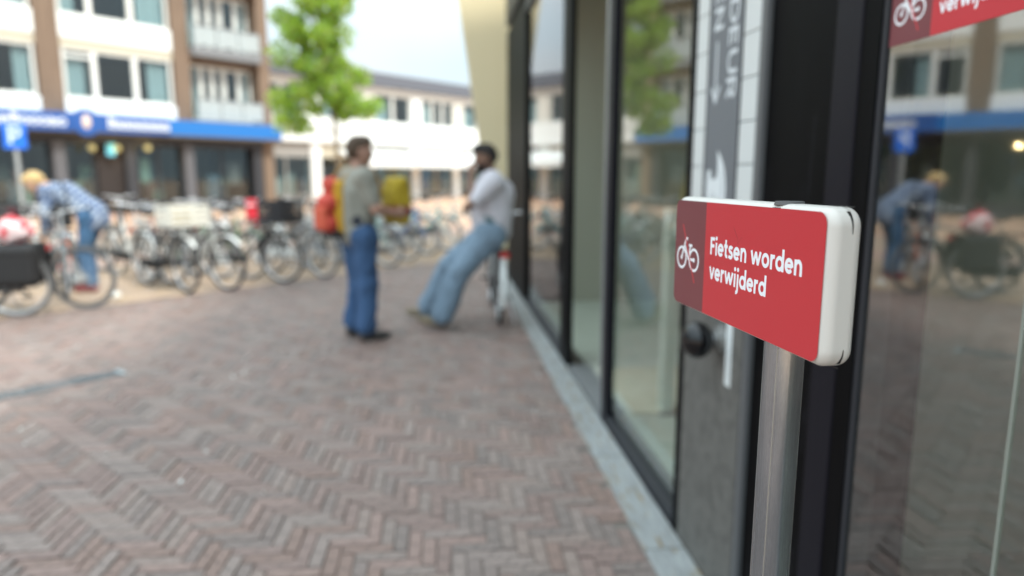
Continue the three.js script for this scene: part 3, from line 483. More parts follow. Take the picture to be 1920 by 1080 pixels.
// ---------------------------------------------------------------- the low white building
{
  const b = thing('white_shop_building', 'low white shop building with a dark flat roof behind the street tree', 'building', [-6.4, 0, -46], TB);
  const x0 = -13, x1 = 16;
  part(b, 'core', box(x0 + 0.9, x1, 0, 6.8, -9, -4), M.darkRoom);
  part(b, 'floor_slab', box(x0 + 0.91, x1, 3.5, 4.6, -3.99, -0.51), M.darkRoom);
  part(b, 'ceiling_slab', box(x0 + 0.91, x1, 6.55, 6.8, -3.99, -0.51), M.darkRoom);
  part(b, 'roof', box(x0 - 0.3, x1, 6.85, 7.65, -9.2, 0.5), std(0.12, 0.13, 0.155, 0.7));
  part(b, 'upper_band', box(x0, x1, 6.5, 6.848, -0.5, 0.05), M.white);
  part(b, 'fascia', box(x0, x1, 3.35, 4.72, -0.5, 0.3), M.white);
  part(b, 'end_wall', box(x0 - 0.02, x0 + 0.9, 0, 6.5, -9, 0.1), M.white);
  for (let i = 0; i < 7; i++) { const a = x0 + 0.95 + i * 4, w = i % 3 === 1 ? 0.5 : 0.25; windowUnit(b, a + 0.7, a + 3.7, 4.725, 6.498, -0.02, i % 2 ? [0.33, 0.66] : [0.5], [[0.05, 0.4, 0.8]]); part(b, 'pier', box(a - 0.25, a + 0.68, 4.722, 6.498, -0.4, 0.06), i % 2 ? M.white : std(0.66, 0.64, 0.58, 0.8)); }
  for (let i = 0; i < 8; i++) part(b, 'pier', box(x0 + 0.95 + i * 3.9, x0 + 1.6 + i * 3.9, 0, 3.348, -0.45, 0.1), M.white);
  const cols = [[0.42, 0.4, 0.34], [0.35, 0.45, 0.5], [0.45, 0.7, 0.12], [0.15, 0.17, 0.2], [0.6, 0.6, 0.55], [0.5, 0.45, 0.3], [0.2, 0.3, 0.5]].map(c => std(...c, 0.7));
  for (let i = 0; i < 7; i++) {
    const a = x0 + 1.62 + i * 3.9, c = a + 3.22, w = part(b, 'shop_window', merge([box(a, c, 0.3, 0.4, -0.1, 0), box(a, c, 2.5, 3.346, -0.1, 0), box((a + c) / 2 - 0.05, (a + c) / 2 + 0.05, 0.4, 2.5, -0.1, 0)]), i % 2 ? M.beige : std(0.3, 0.29, 0.27, 0.8));
    part(w, 'pane', box(a, c, 0.4, 2.5, -0.07, -0.06), M.farPane);
    for (let k = 0; k < 6; k++) { const wd = rr(0.3, 0.8), xx = rr(a, c - wd), hh = rr(0.6, 1.6); part(w, 'display', box(xx, xx + wd, 0.45, 0.45 + hh, -0.25 - k * 0.03, -0.23 - k * 0.03), cols[(i * 2 + k) % 7]); }
  }
  const aw = (a, c) => { const g = part(b, 'awning', merge([box(a, c, 2.9, 3.0, 0.305, 0.4), new THREE.BoxGeometry(c - a, 0.04, 1.6).rotateX(0.42).translate((a + c) / 2, 2.62, 1.1), box(a, c, 1.98, 2.3, 1.8, 1.83)]), M.white); return g; };
  const a1 = aw(-1.5, 3.6); aw(3.75, 9); aw(-6.5, -1.65);
  part(a1, 'round_mark', new THREE.CylinderGeometry(0.22, 0.22, 0.02, 20).rotateX(Math.PI / 2).translate(2.3, 2.62, 1.86), std(0.75, 0.42, 0.2, 0.6), 'small orange round mark');
}
// ---------------------------------------------------------------- street tree
{
  const d = 18, base = at(634, 330, d); base.y = 0;
  const t = thing('street_tree', 'young bright green street tree with an upright uneven crown', 'tree', base.toArray());
  const bark = std(0.20, 0.15, 0.10, 0.9), limbs = [tube([[0, -0.03, 0], [0.02, 1.5, 0], [-0.05, 3, 0.02], [-0.3, 5, 0], [-0.35, 7.4, 0]], 0.055, 30, 8)];
  const clumps = [], cx = y => -0.05 - 0.34 * clamp((y - 2.6) / 2.2);
  for (let i = 0; i < 40; i++) {
    const y = 2.95 + i * 0.135, w = clamp((y - 2.5) / 0.7) * (1.24 - 0.11 * (y - 2.6)), a = i * 2.4, r = w * rr(0.45, 0.98), x = cx(y) + Math.cos(a) * r, z = Math.sin(a) * r, ty = y + rr(0.05, 0.4);
    limbs.push(tube([[cx(y - 0.7) * 0.9, y - 0.6, 0], [x * 0.5 + cx(y) * 0.5, y - 0.2, z * 0.5], [x, ty, z]], 0.016, 8, 5));
    clumps.push([x, ty, z, rr(0.24, 0.42)], [x * 0.55 + cx(y) * 0.45, y, z * 0.55, rr(0.2, 0.34)]);
  }
  clumps.push([1.0, 3.15, 0.3, 0.3], [0.75, 3.05, 0.1, 0.3], [-1.35, 3.35, 0.2, 0.34], [-1.2, 2.75, 0.1, 0.38], [-0.9, 2.7, -0.1, 0.35], [-1.3, 3.0, -0.2, 0.4]);
  part(t, 'trunk', merge(limbs), bark);
  const lg = new THREE.BufferGeometry(); lg.setAttribute('position', new THREE.Float32BufferAttribute([0, 0, 0, 0.5, 0.42, 0.10, 0, 1, -0.05, 0, 0.5, -0.06, -0.5, 0.42, 0.10], 3)); lg.setIndex([0, 1, 3, 1, 2, 3, 3, 2, 4, 0, 3, 4]); lg.computeVertexNormals();
  const count = 14500, im = new THREE.InstancedMesh(lg, std(1, 1, 1, 0.55, { transmission: 0.55, thickness: 0, side: THREE.DoubleSide }), count), o = new THREE.Object3D(), c = new THREE.Color();
  im.material.roughness = 0.95;
  for (let i = 0; i < count; i++) {
    const q = clumps[Math.floor(rnd() * clumps.length)], u = rnd() * 2 - 1, a = rnd() * 6.283, r = q[3] * Math.cbrt(rnd()), s = Math.sqrt(1 - u * u);
    o.position.set(q[0] + r * s * Math.cos(a), q[1] + r * u * 0.8, q[2] + r * s * Math.sin(a)); o.rotation.set(rr(-1.3, 1.3), rnd() * 6.28, rr(-1, 1)); o.scale.setScalar(rr(0.075, 0.14)); o.updateMatrix(); im.setMatrixAt(i, o.matrix);
    const k = rr(0.55, 1.3), y = rr(0.75, 1.25); im.setColorAt(i, c.setRGB(0.34 * k * y, 0.52 * k, 0.03 * k));
  }
  im.name = 'crown'; im.userData.kind = 'stuff'; t.add(im);
}
// ---------------------------------------------------------------- blue sign on a grey pole
{
  const d = 13.5, p = at(36, 330, d);
  const t = thing('parking_sign', 'blue rectangular traffic sign on a grey pole before the shops', 'traffic sign', [p.x, 0, p.z], 0.55);
  part(t, 'pole', rod([0, -0.01, 0], [0, 2.5, 0], 0.038, 0.038, 16), std(0.42, 0.44, 0.44, 0.5, { metalness: 0.4 }));
  const tx = letterCanvas(256, 340, (x, w, h) => { x.fillStyle = '#1f6fe0'; x.fillRect(0, 0, w, h); x.strokeStyle = '#dfe9f7'; x.lineWidth = 34; x.beginPath(); x.moveTo(80, 280); x.lineTo(80, 60); x.lineTo(130, 60); x.bezierCurveTo(205, 60, 205, 175, 130, 175); x.lineTo(80, 175); x.stroke(); });
  const pl = part(t, 'sign_plate', rbox(0.38, 0.5, 0.012, 0.005, 0, 2.22, 0.05), hex(0x1f6fe0, 0.45));
  part(pl, 'print', new THREE.PlaneGeometry(0.36, 0.48).translate(0, 2.22, 0.0575), std(1, 1, 1, 0.45, { map: tx }));
  part(t, 'bracket', merge([box(-0.05, 0.05, 2.3, 2.34, -0.045, 0.044), box(-0.05, 0.05, 2.08, 2.12, -0.045, 0.044)]), M.alu);
}

// ---------------------------------------------------------------- bicycles
const RW = 0.345;
const G = {};
G.tyre = new THREE.TorusGeometry(RW - 0.02, 0.021, 8, 44);
G.rim = new THREE.TorusGeometry(RW - 0.043, 0.013, 6, 44);
{
  const sp = []; for (let i = 0; i < 30; i++) { const a = i / 30 * Math.PI * 2, z = i % 2 ? 0.03 : -0.03, a2 = a + (i % 4 < 2 ? 0.5 : -0.5); sp.push(rod([Math.cos(a2) * 0.025, Math.sin(a2) * 0.025, z], [Math.cos(a) * (RW - 0.05), Math.sin(a) * (RW - 0.05), 0], 0.0016, 0.0016, 4)); }
  G.spokes = merge(sp); G.hub = merge([rod([0, 0, -0.045], [0, 0, 0.045], 0.02, 0.02, 12), rod([0, 0, -0.07], [0, 0, 0.07], 0.006, 0.006, 8)]);
  const guard = (r, a0, a1) => { const s = []; const n = 20, P = []; for (let i = 0; i <= n; i++) { const a = a0 + (a1 - a0) * i / n; P.push([Math.cos(a) * r, Math.sin(a) * r]); } for (let i = 0; i < n; i++) { const A = P[i], B = P[i + 1], m = Math.atan2(B[1] - A[1], B[0] - A[0]), l = Math.hypot(B[0] - A[0], B[1] - A[1]); s.push(new THREE.BoxGeometry(l * 1.03, 0.004, 0.052).rotateZ(m).translate((A[0] + B[0]) / 2, (A[1] + B[1]) / 2, 0)); } return merge(s); };
  G.guardR = guard(RW + 0.022, 0.35, 3.5); G.guardF = guard(RW + 0.022, 0.75, 3.0);
  const W = 1.08, bb = [0.45, 0.29, 0], seatTop = [0.24, 0.80, 0], headT = [0.86, 0.86, 0], headB = [0.91, 0.68, 0];
  G.frameCity = merge([rod(bb, seatTop, 0.017), rod(headT, headB, 0.02), rod([0.895, 0.72, 0], bb, 0.02), rod([0.875, 0.82, 0], [0.36, 0.52, 0], 0.016), rod([0.03, RW, 0.06], bb, 0.010), rod([0.03, RW, -0.06], bb, 0.010), rod([0.0, RW, 0.06], [0.265, 0.74, 0.02], 0.009), rod([0.0, RW, -0.06], [0.265, 0.74, -0.02], 0.009)]);
  G.frameMan = merge([rod(bb, seatTop, 0.017), rod(headT, headB, 0.02), rod([0.895, 0.72, 0], bb, 0.02), rod([0.865, 0.83, 0], [0.255, 0.76, 0], 0.016), rod([0.03, RW, 0.06], bb, 0.010), rod([0.03, RW, -0.06], bb, 0.010), rod([0.0, RW, 0.06], [0.265, 0.74, 0.02], 0.009), rod([0.0, RW, -0.06], [0.265, 0.74, -0.02], 0.009)]);
  G.fork = merge([tube([[0.915, 0.68, 0.045], [0.97, 0.52, 0.055], [1.02, 0.42, 0.055], [1.08, RW, 0.055]], 0.011, 12, 7), tube([[0.915, 0.68, -0.045], [0.97, 0.52, -0.055], [1.02, 0.42, -0.055], [1.08, RW, -0.055]], 0.011, 12, 7), rod([0.913, 0.68, -0.05], [0.913, 0.68, 0.05], 0.016)]);
  G.bar = merge([rod([0.86, 0.86, 0], [0.835, 1.04, 0], 0.014), tube([[0.66, 1.06, 0.29], [0.78, 1.07, 0.26], [0.86, 1.05, 0.12], [0.855, 1.03, 0], [0.86, 1.05, -0.12], [0.78, 1.07, -0.26], [0.66, 1.06, -0.29]], 0.011, 36, 7)]);
  G.grip = [1, -1].map(s => rod([0.64, 1.06, s * 0.292], [0.75, 1.068, s * 0.272], 0.017));
  const sd = new THREE.SphereGeometry(1, 20, 12), p = sd.attributes.position; for (let i = 0; i < p.count; i++) { const X = p.getX(i), t = (X + 1) / 2; p.setXYZ(i, X * 0.135, p.getY(i) * 0.035 + 0.012 * (1 - t), p.getZ(i) * (0.105 - 0.072 * t)); } sd.computeVertexNormals();
  G.saddle = sd.translate(0.2, 0.965, 0); G.seatpost = rod([0.24, 0.79, 0], [0.2, 0.945, 0], 0.013);
  G.crank = merge([rod([0.45, 0.29, -0.07], [0.45, 0.29, 0.07], 0.018), rod([0.45, 0.29, 0.07], [0.56, 0.17, 0.085], 0.010), rod([0.45, 0.29, -0.07], [0.34, 0.41, -0.085], 0.010), rbox(0.09, 0.024, 0.08, 0.006, 0.56, 0.17, 0.135, 1), rbox(0.09, 0.024, 0.08, 0.006, 0.34, 0.41, -0.135, 1)]);
  G.chain = rbox(0.58, 0.13, 0.03, 0.015, 0.24, 0.315, 0.05, 2);
  G.rack = merge([rod([-0.33, 0.735, 0.06], [0.16, 0.735, 0.06], 0.007), rod([-0.33, 0.735, -0.06], [0.16, 0.735, -0.06], 0.007), ...[-0.33, -0.2, -0.07, 0.06].map(x => rod([x, 0.735, -0.06], [x, 0.735, 0.06], 0.006)), rod([-0.16, 0.735, 0.065], [0, RW, 0.068], 0.007), rod([-0.16, 0.735, -0.065], [0, RW, -0.068], 0.007)]);
  G.stand = merge([rod([0.12, 0.32, 0.07], [0.02, 0.006, 0.17], 0.010)]);
  G.lamp = merge([new THREE.CylinderGeometry(0.04, 0.028, 0.07, 14).rotateZ(-Math.PI / 2).translate(0.945, 0.80, 0)]);
  G.tail = rbox(0.02, 0.05, 0.09, 0.006, -0.345, 0.72, 0, 1);
  G.frontRack = merge([...[-0.12, -0.06, 0, 0.06, 0.12].map(z => rod([0.93, 0.83, z], [1.26, 0.83, z], 0.007)), rod([0.93, 0.83, -0.14], [0.93, 0.83, 0.14], 0.008), rod([1.26, 0.83, -0.14], [1.26, 0.83, 0.14], 0.008), rod([1.2, 0.83, 0.1], [1.08, RW, 0.06], 0.007), rod([1.2, 0.83, -0.1], [1.08, RW, -0.06], 0.007)]);
}
M.tyre = std(0.03, 0.03, 0.03, 0.85); M.chrome = std(0.62, 0.63, 0.64, 0.3, { metalness: 0.85 }); M.rubber = std(0.02, 0.02, 0.02, 0.7); M.leather = std(0.03, 0.025, 0.022, 0.6);
M.tailRed = std(0.5, 0.02, 0.02, 0.3); M.tyreGrey = std(0.15, 0.155, 0.16, 0.85);
function bicycle(label, paint, hub, heading, o = {}) {      // hub: point on the ground under the front wheel; heading: where the bicycle points, from +x towards -z
  const c = Math.cos(heading), s = Math.sin(heading), g = 'bicycles parked along the brick strip';
  const b = thing('bicycle', label, 'bicycle', [hub.x - c * 1.08, hub.y, hub.z + s * 1.08], heading, o.group === undefined ? g : o.group || undefined);
  if (o.lean) b.rotateX(o.lean);
  const fm = paint.isMaterial ? paint : std(...paint, 0.35, { clearcoat: 0.4 });
  const gm = o.guard || fm;
  for (const x of [0, 1.08]) {
    const w = new THREE.Group(); w.name = 'wheel'; w.position.set(x, RW, 0); w.rotation.z = rr(0, 2); b.add(w);
    part(w, 'tyre', G.tyre, o.tyre || (rnd() < 0.5 ? M.tyre : M.tyreGrey)); part(w, 'rim', G.rim, o.rim || M.chrome); part(w, 'spokes', G.spokes, M.chrome); part(w, 'hub', G.hub, M.chrome);
  }
  part(b, 'frame', o.man ? G.frameMan : G.frameCity, fm); part(b, 'fork', G.fork, o.fork || fm);
  const hb = part(b, 'handlebar', G.bar, M.chrome); for (const q of G.grip) part(hb, 'grip', q, o.grip || M.rubber);
  part(b, 'saddle', G.saddle, o.saddle || M.leather); part(b, 'seat_post', G.seatpost, M.chrome); part(b, 'crank', G.crank, M.rubber);
  part(b, 'chain_guard', G.chain, o.chain || M.rubber); part(b, 'luggage_rack', G.rack, o.rack || M.rubber);
  const m1 = part(b, 'mudguard', G.guardR, gm); m1.position.y = RW; const m2 = part(b, 'mudguard', G.guardF, gm); m2.position.set(1.08, RW, 0);
  part(b, 'kickstand', G.stand, M.chrome); part(b, 'headlamp', G.lamp, M.chrome); part(b, 'tail_light', G.tail, M.tailRed);
  if (o.frontRack) part(b, 'front_rack', G.frontRack, M.rubber);
  return b;
}
function on(b, x, y, z) { b.updateMatrixWorld(true); return V(x, y, z).applyMatrix4(b.matrixWorld); }
function crate(name, label, b, pos, size, mat, slats = 4) {
  const [w, h, d] = size, t = thing(name, label, 'crate', on(b, ...pos).toArray(), b.rotation.y);
  part(t, 'base', box(-w / 2, w / 2, 0, 0.012, -d / 2, d / 2), mat);
  for (const [x, z] of [[-1, -1], [-1, 1], [1, -1], [1, 1]]) part(t, 'corner_post', box(x * w / 2 - 0.012, x * w / 2 + 0.012, 0.0125, h, z * d / 2 - 0.012, z * d / 2 + 0.012), mat);
  const sh = h / slats;
  for (let i = 0; i < slats; i++) { const y0 = i * sh + 0.016, y1 = y0 + sh * 0.72; for (const q of [-1, 1]) { part(t, 'slat', box(-w / 2 + 0.013, w / 2 - 0.013, y0, y1, q * d / 2 - 0.005, q * d / 2 + 0.005), mat); part(t, 'slat', box(q * w / 2 - 0.005, q * w / 2 + 0.005, y0, y1, -d / 2 + 0.013, d / 2 - 0.013), mat); } }
  return t;
}
const deg = Math.PI / 180, hd = a => Math.PI / 2 - a * deg;       // compass bearing (0 ahead, 90 right) to heading
const W_ = M.white, palePaint = [0.6, 0.62, 0.6];
{
  // the touring bicycle with bags, beside the stooping person
  const b0 = bicycle('grey bicycle with a pale fork in front of the stooping person', [0.16, 0.19, 0.20], ground(163, 579), hd(84), { man: true, rim: M.tyre, tyre: M.tyreGrey, fork: std(0.3, 0.34, 0.36, 0.4), guard: M.tyre });
  const rear = ground(36, 594), bL = V(-0.97, 0, 0.24), bA = bicycle('black bicycle with bulging black saddlebags beside the grey bicycle', [0.03, 0.03, 0.035], rear.clone().addScaledVector(bL, 1.08), Math.atan2(-bL.z, bL.x), { guard: M.tyre });
  const pm = std(0.012, 0.012, 0.013, 0.75);
  const pan = thing('saddlebags', 'pair of black saddlebags over the rear wheel of the black bicycle beside the grey one', 'bag', bA.position.toArray(), bA.rotation.y);
  for (const z of [-0.15, 0.15]) { const bag = part(pan, 'bag', rbox(0.44, 0.42, 0.18, 0.088, -0.08, 0.54, z, 6), pm); part(bag, 'flap', rbox(0.42, 0.16, 0.19, 0.078, -0.08, 0.69, z, 5), pm); }
  part(pan, 'bridge', rbox(0.36, 0.03, 0.3, 0.012, -0.08, 0.755, 0), pm);
  const rb = thing('plastic_bag', 'crumpled red-and-white plastic bag on top of black saddlebags', 'bag', on(bA, -0.04, 0.772, 0.02).toArray(), bA.rotation.y);
  const g = new THREE.IcosahedronGeometry(0.15, 5), p = g.attributes.position; for (let i = 0; i < p.count; i++) { const k = 1 + 0.55 * fbm(p.getX(i) * 11, p.getY(i) * 9, p.getZ(i) * 9, 3); p.setXYZ(i, p.getX(i) * k * 1.1, p.getY(i) * k * (p.getY(i) < 0 ? 0.75 : 1.05) + 0.11, p.getZ(i) * k * 0.85); } g.computeVertexNormals();
  { const cl = []; for (let k = 0; k < p.count; k++) { const w = fbm(p.getX(k) * 7 + 4, p.getY(k) * 7, p.getZ(k) * 7, 3) > 0.02; cl.push(...(w ? [0.78, 0.62, 0.62] : [0.6, 0.05, 0.07])); } g.setAttribute('color', new THREE.Float32BufferAttribute(cl, 3)); }
  part(rb, 'sack', g, std(1, 1, 1, 0.7, { vertexColors: true })); part(rb, 'knot', new THREE.ConeGeometry(0.05, 0.12, 12).rotateX(Math.PI).translate(0, 0.29, 0), std(0.12, 0.02, 0.03, 0.6));
  bicycle('pale grey bicycle with an orange fork that the stooping person bends over', [0.42, 0.45, 0.46], ground(128, 563), hd(150), { guard: std(0.5, 0.52, 0.5, 0.5), fork: std(0.62, 0.12, 0.03, 0.4) });
  // row of parked bicycles, front wheels towards the pavement
  const c1 = bicycle('dark bicycle carrying a white slatted crate on its front rack', [0.05, 0.05, 0.055], ground(352, 550), hd(128), { guard: W_, frontRack: true });
  crate('white_crate', 'off-white slatted crate on the front rack of a dark bicycle', c1, [1.1, 0.842, 0], [0.36, 0.26, 0.46], std(0.72, 0.70, 0.62, 0.6));
  const yb = thing('yellow_bag', 'small mustard yellow bag lying inside the white slatted crate', 'bag', on(c1, 1.12, 0.856, 0.02).toArray(), 0.4); part(yb, 'sack', rbox(0.2, 0.16, 0.24, 0.05, 0, 0.08, 0), std(0.5, 0.36, 0.06, 0.8)); part(yb, 'handle', new THREE.TorusGeometry(0.07, 0.008, 6, 18, Math.PI).translate(0, 0.155, 0), std(0.4, 0.28, 0.05, 0.8));
  bicycle('pale grey bicycle with white mudguards and chrome bars next to the crate bicycle', palePaint, ground(428, 545), hd(118), { guard: W_, saddle: std(0.3, 0.2, 0.12, 0.6) });
  bicycle('white-framed bicycle with tan grips on the far side of the crate bicycle', [0.62, 0.63, 0.6], ground(292, 528), hd(126), { guard: M.tyre, tyre: std(0.55, 0.54, 0.5, 0.8), grip: std(0.35, 0.22, 0.12, 0.7) });
  const d1 = bicycle('black bicycle with a large black basket on its front rack', [0.03, 0.03, 0.035], ground(532, 530), hd(108), { guard: M.tyre, frontRack: true });
  crate('black_basket', 'large black slatted basket on the front rack of a black bicycle', d1, [1.1, 0.842, 0], [0.36, 0.28, 0.46], std(0.015, 0.015, 0.018, 0.7), 5);
  bicycle('silver bicycle with white chain guard beside the black basket bicycle', [0.5, 0.52, 0.53], ground(607, 521), hd(122), { guard: W_, chain: W_ });
  bicycle('sage green bicycle between the pale bicycle and the basket bicycle', [0.22, 0.32, 0.2], ground(470, 524), hd(116), { guard: std(0.3, 0.4, 0.28, 0.5) });
  const e1 = bicycle('dark grey bicycle with a red child-seat shell, behind the silver bicycle', [0.10, 0.10, 0.11], ground(585, 506), hd(120), { guard: W_ });
  const sh = part(e1, 'child_seat', merge([rbox(0.24, 0.05, 0.24, 0.02, -0.12, 0.78, 0), rbox(0.06, 0.28, 0.22, 0.028, -0.23, 0.94, 0)]), std(0.55, 0.03, 0.05, 0.5));
  const spec = [
    ['cream bicycle with chrome rack standing behind the standing man', [0.65, 0.6, 0.48], 668, 503, 116, W_],
    ['pale mint bicycle parked just past the standing man', [0.42, 0.6, 0.54], 728, 501, 122, W_],
    ['silver bicycle with a navy chain guard past the standing man', [0.55, 0.57, 0.6], 762, 489, 110, W_],
    ['royal blue bicycle with white mudguards between the two men', [0.04, 0.12, 0.45], 800, 478, 114, W_],
    ['light turquoise bicycle with pale saddle between the two men', [0.22, 0.62, 0.66], 838, 470, 120, std(0.25, 0.62, 0.66, 0.5)],
    ['white bicycle with pale tyres in the row behind the leaning man', [0.72, 0.73, 0.7], 868, 462, 112, W_],
    ['black bicycle with white mudguards far along the row', [0.03, 0.03, 0.035], 700, 474, 118, W_],
    ['pale blue bicycle with silver basket rack far along the row', [0.35, 0.5, 0.62], 745, 462, 117, W_],
  ];
  for (const [l, p, x, y, a, gm] of spec) bicycle(l, p, ground(x, y), hd(a), { guard: gm, tyre: l.includes('pale tyres') ? std(0.5, 0.5, 0.47, 0.8) : M.tyreGrey, chain: l.includes('navy') ? std(0.02, 0.05, 0.2, 0.5) : undefined, frontRack: l.includes('basket rack') });
  // second row behind, seen between and above the first
  const row2 = [['graphite bicycle with a brown saddle in the second row', [0.08, 0.085, 0.09], 9.4, 1.9, 118], ['white step-through bicycle in the second row behind the crate', [0.7, 0.7, 0.68], 2.3, 2.0, 116], ['charcoal bicycle with pale mudguards in the second row', [0.06, 0.06, 0.07], 3.2, 2.1, 122], ['aluminium bicycle with black mudguards in the second row', [0.5, 0.52, 0.54], 4.1, 1.9, 112]];
  row2[0][2] = 5.0;
  row2.push(['pale cream bicycle with a wicker-brown saddle in the second row', [0.66, 0.62, 0.52], 5.8, 2.0, 119], ['ice blue bicycle in the second row behind the silver bicycle', [0.5, 0.62, 0.66], 6.5, 1.7, 114], ['white bicycle with a grey chain case in the second row', [0.72, 0.72, 0.7], 1.3, 2.2, 121], ['light grey bicycle with white mudguards in the second row', [0.55, 0.56, 0.55], 3.65, 2.6, 117]);
  for (const [l, p, a, bq, h] of row2) { const q = A0.clone().addScaledVector(AD, a).addScaledVector(AN, bq); bicycle(l, p, q.setY(0), hd(h), { guard: l.includes('black mud') ? M.tyre : W_, saddle: l.includes('brown') ? std(0.22, 0.12, 0.07, 0.6) : undefined }); }
  bicycle('lone dark bicycle standing further off behind the stooping person', [0.05, 0.06, 0.07], ground(232, 470), hd(150), { guard: M.tyre });
  // bicycles beyond the left edge that the shop glass mirrors
  const k1 = bicycle('navy bicycle with black side bags left of the grey bicycle', [0.03, 0.05, 0.12], V(-6.9, 0, -6.2), hd(40), { guard: M.tyre });
  const p2 = thing('saddlebags', 'wide black saddlebags on the navy bicycle', 'bag', k1.position.toArray(), k1.rotation.y);
  for (const z of [-0.17, 0.17]) part(p2, 'bag', rbox(0.5, 0.46, 0.2, 0.08, -0.08, 0.55, z, 4), pm); part(p2, 'bridge', rbox(0.36, 0.03, 0.3, 0.012, -0.08, 0.755, 0), pm);
  bicycle('mint green step-through bicycle left of the navy bicycle', [0.4, 0.68, 0.56], V(-8.2, 0, -5.1), hd(52), { guard: std(0.45, 0.7, 0.6, 0.5) });
  bicycle('black bicycle with chrome mudguards left of the mint green bicycle', [0.03, 0.03, 0.03], V(-9.2, 0, -4.2), hd(120), { guard: M.chrome });
  // the bicycle behind the leaning man, along the shop front
  const lf = ground(934, 606), hb = lf.clone().addScaledVector(U, 1.08);
  bicycle('black bicycle with a white rear mudguard parked against the black column', [0.02, 0.02, 0.022], hb.setY(0), Math.atan2(-U.z, U.x), { group: null, guard: W_, lean: 0.05 });
  // scraps on the ground
  const scrap = (px, py, s, label) => { const q = ground(px, py), g2 = new THREE.IcosahedronGeometry(1, 4), pp = g2.attributes.position; for (let i = 0; i < pp.count; i++) { const k = 1 + 0.5 * fbm(pp.getX(i) * 2.2 + px, pp.getY(i) * 2.2, pp.getZ(i) * 2.2, 3); pp.setXYZ(i, pp.getX(i) * k * s, Math.max(0, (pp.getY(i) * 0.7 * k + 0.62) * s), pp.getZ(i) * k * s); } g2.computeVertexNormals(); const o = part(scene, 'paper_scrap', g2, std(0.74, 0.74, 0.70, 0.8)); o.position.set(q.x, 0.002, q.z); tag(o, label, 'litter'); };
  scrap(216, 560, 0.065, 'crumpled white paper on the ground beside the front wheel of the grey bicycle');
  scrap(140, 537, 0.085, 'white paper bag by the red shoes of the stooping person');
  scrap(283, 522, 0.05, 'small white scrap beneath the white-framed bicycle');
}

// ---------------------------------------------------------------- people: distance fields meshed with surface nets
function mesh(sdf, lo, hi, cell) {
  const n = [0, 1, 2].map(i => Math.ceil((hi[i] - lo[i]) / cell) + 1), [nx, ny, nz] = n, f = new Float32Array(nx * ny * nz), id = new Int32Array(nx * ny * nz).fill(-1), P = [], I = [];
  let o = 0; for (let k = 0; k < nz; k++) for (let j = 0; j < ny; j++) for (let i = 0; i < nx; i++) f[o++] = sdf(lo[0] + i * cell, lo[1] + j * cell, lo[2] + k * cell);
  const ix = (i, j, k) => i + nx * (j + ny * k), C = [0, 1, nx, nx + 1, nx * ny, nx * ny + 1, nx * ny + nx, nx * ny + nx + 1], E2 = [[0, 1], [2, 3], [4, 5], [6, 7], [0, 2], [1, 3], [4, 6], [5, 7], [0, 4], [1, 5], [2, 6], [3, 7]];
  for (let k = 0; k < nz - 1; k++) for (let j = 0; j < ny - 1; j++) for (let i = 0; i < nx - 1; i++) {
    const b = ix(i, j, k); let m = 0; for (let c = 0; c < 8; c++) if (f[b + C[c]] < 0) m++;
    if (!m || m === 8) continue;
    let x = 0, y = 0, z = 0, q = 0;
    for (const [a, c] of E2) { const u = f[b + C[a]], v = f[b + C[c]]; if ((u < 0) === (v < 0)) continue; const t = u / (u - v); x += (a & 1) + t * ((c & 1) - (a & 1)); y += ((a >> 1) & 1) + t * (((c >> 1) & 1) - ((a >> 1) & 1)); z += (a >> 2) + t * ((c >> 2) - (a >> 2)); q++; }
    id[b] = P.length / 3; P.push(lo[0] + (i + x / q) * cell, lo[1] + (j + y / q) * cell, lo[2] + (k + z / q) * cell);
  }
  const quad = (a, b, c, d, s) => { if (a < 0 || b < 0 || c < 0 || d < 0) return; s ? I.push(a, b, c, a, c, d) : I.push(a, c, b, a, d, c); };
  for (let k = 1; k < nz - 1; k++) for (let j = 1; j < ny - 1; j++) for (let i = 1; i < nx - 1; i++) {
    const b = ix(i, j, k), s = f[b] < 0;
    if (s !== f[b + 1] < 0) quad(id[b], id[b - nx], id[b - nx - nx * ny], id[b - nx * ny], !s ? false : true);
    if (s !== f[b + nx] < 0) quad(id[b], id[b - nx * ny], id[b - 1 - nx * ny], id[b - 1], !s ? false : true);
    if (s !== f[b + nx * ny] < 0) quad(id[b], id[b - 1], id[b - 1 - nx], id[b - nx], !s ? false : true);
  }
  const g = new THREE.BufferGeometry(); g.setAttribute('position', new THREE.Float32BufferAttribute(P, 3)); g.setIndex(I); g.computeVertexNormals();
  return g;
}
const smin = (a, b, k) => { const h = Math.max(k - Math.abs(a - b), 0) / k; return Math.min(a, b) - h * h * k * 0.25; };
function cap(p, [a, b, ra, rb]) { const bx = b[0] - a[0], by = b[1] - a[1], bz = b[2] - a[2], px = p[0] - a[0], py = p[1] - a[1], pz = p[2] - a[2], t = clamp((px * bx + py * by + pz * bz) / (bx * bx + by * by + bz * bz + 1e-9)); return Math.hypot(px - bx * t, py - by * t, pz - bz * t) - (ra + (rb - ra) * t); }
function ell(p, [c, r]) { const x = (p[0] - c[0]) / r[0], y = (p[1] - c[1]) / r[1], z = (p[2] - c[2]) / r[2], k = Math.hypot(x, y, z); return (k - 1) * Math.min(...r); }
function field(caps, ells = [], k = 0.03, wr = 0, wf = 14) { return (x, y, z) => { const p = [x, y, z]; let d = 1e3; for (const c of caps) d = smin(d, cap(p, c), k); for (const e of ells) d = smin(d, ell(p, e), k); return wr ? d + wr * fbm(x * wf, y * wf * 0.6, z * wf, 3) : d; }; }
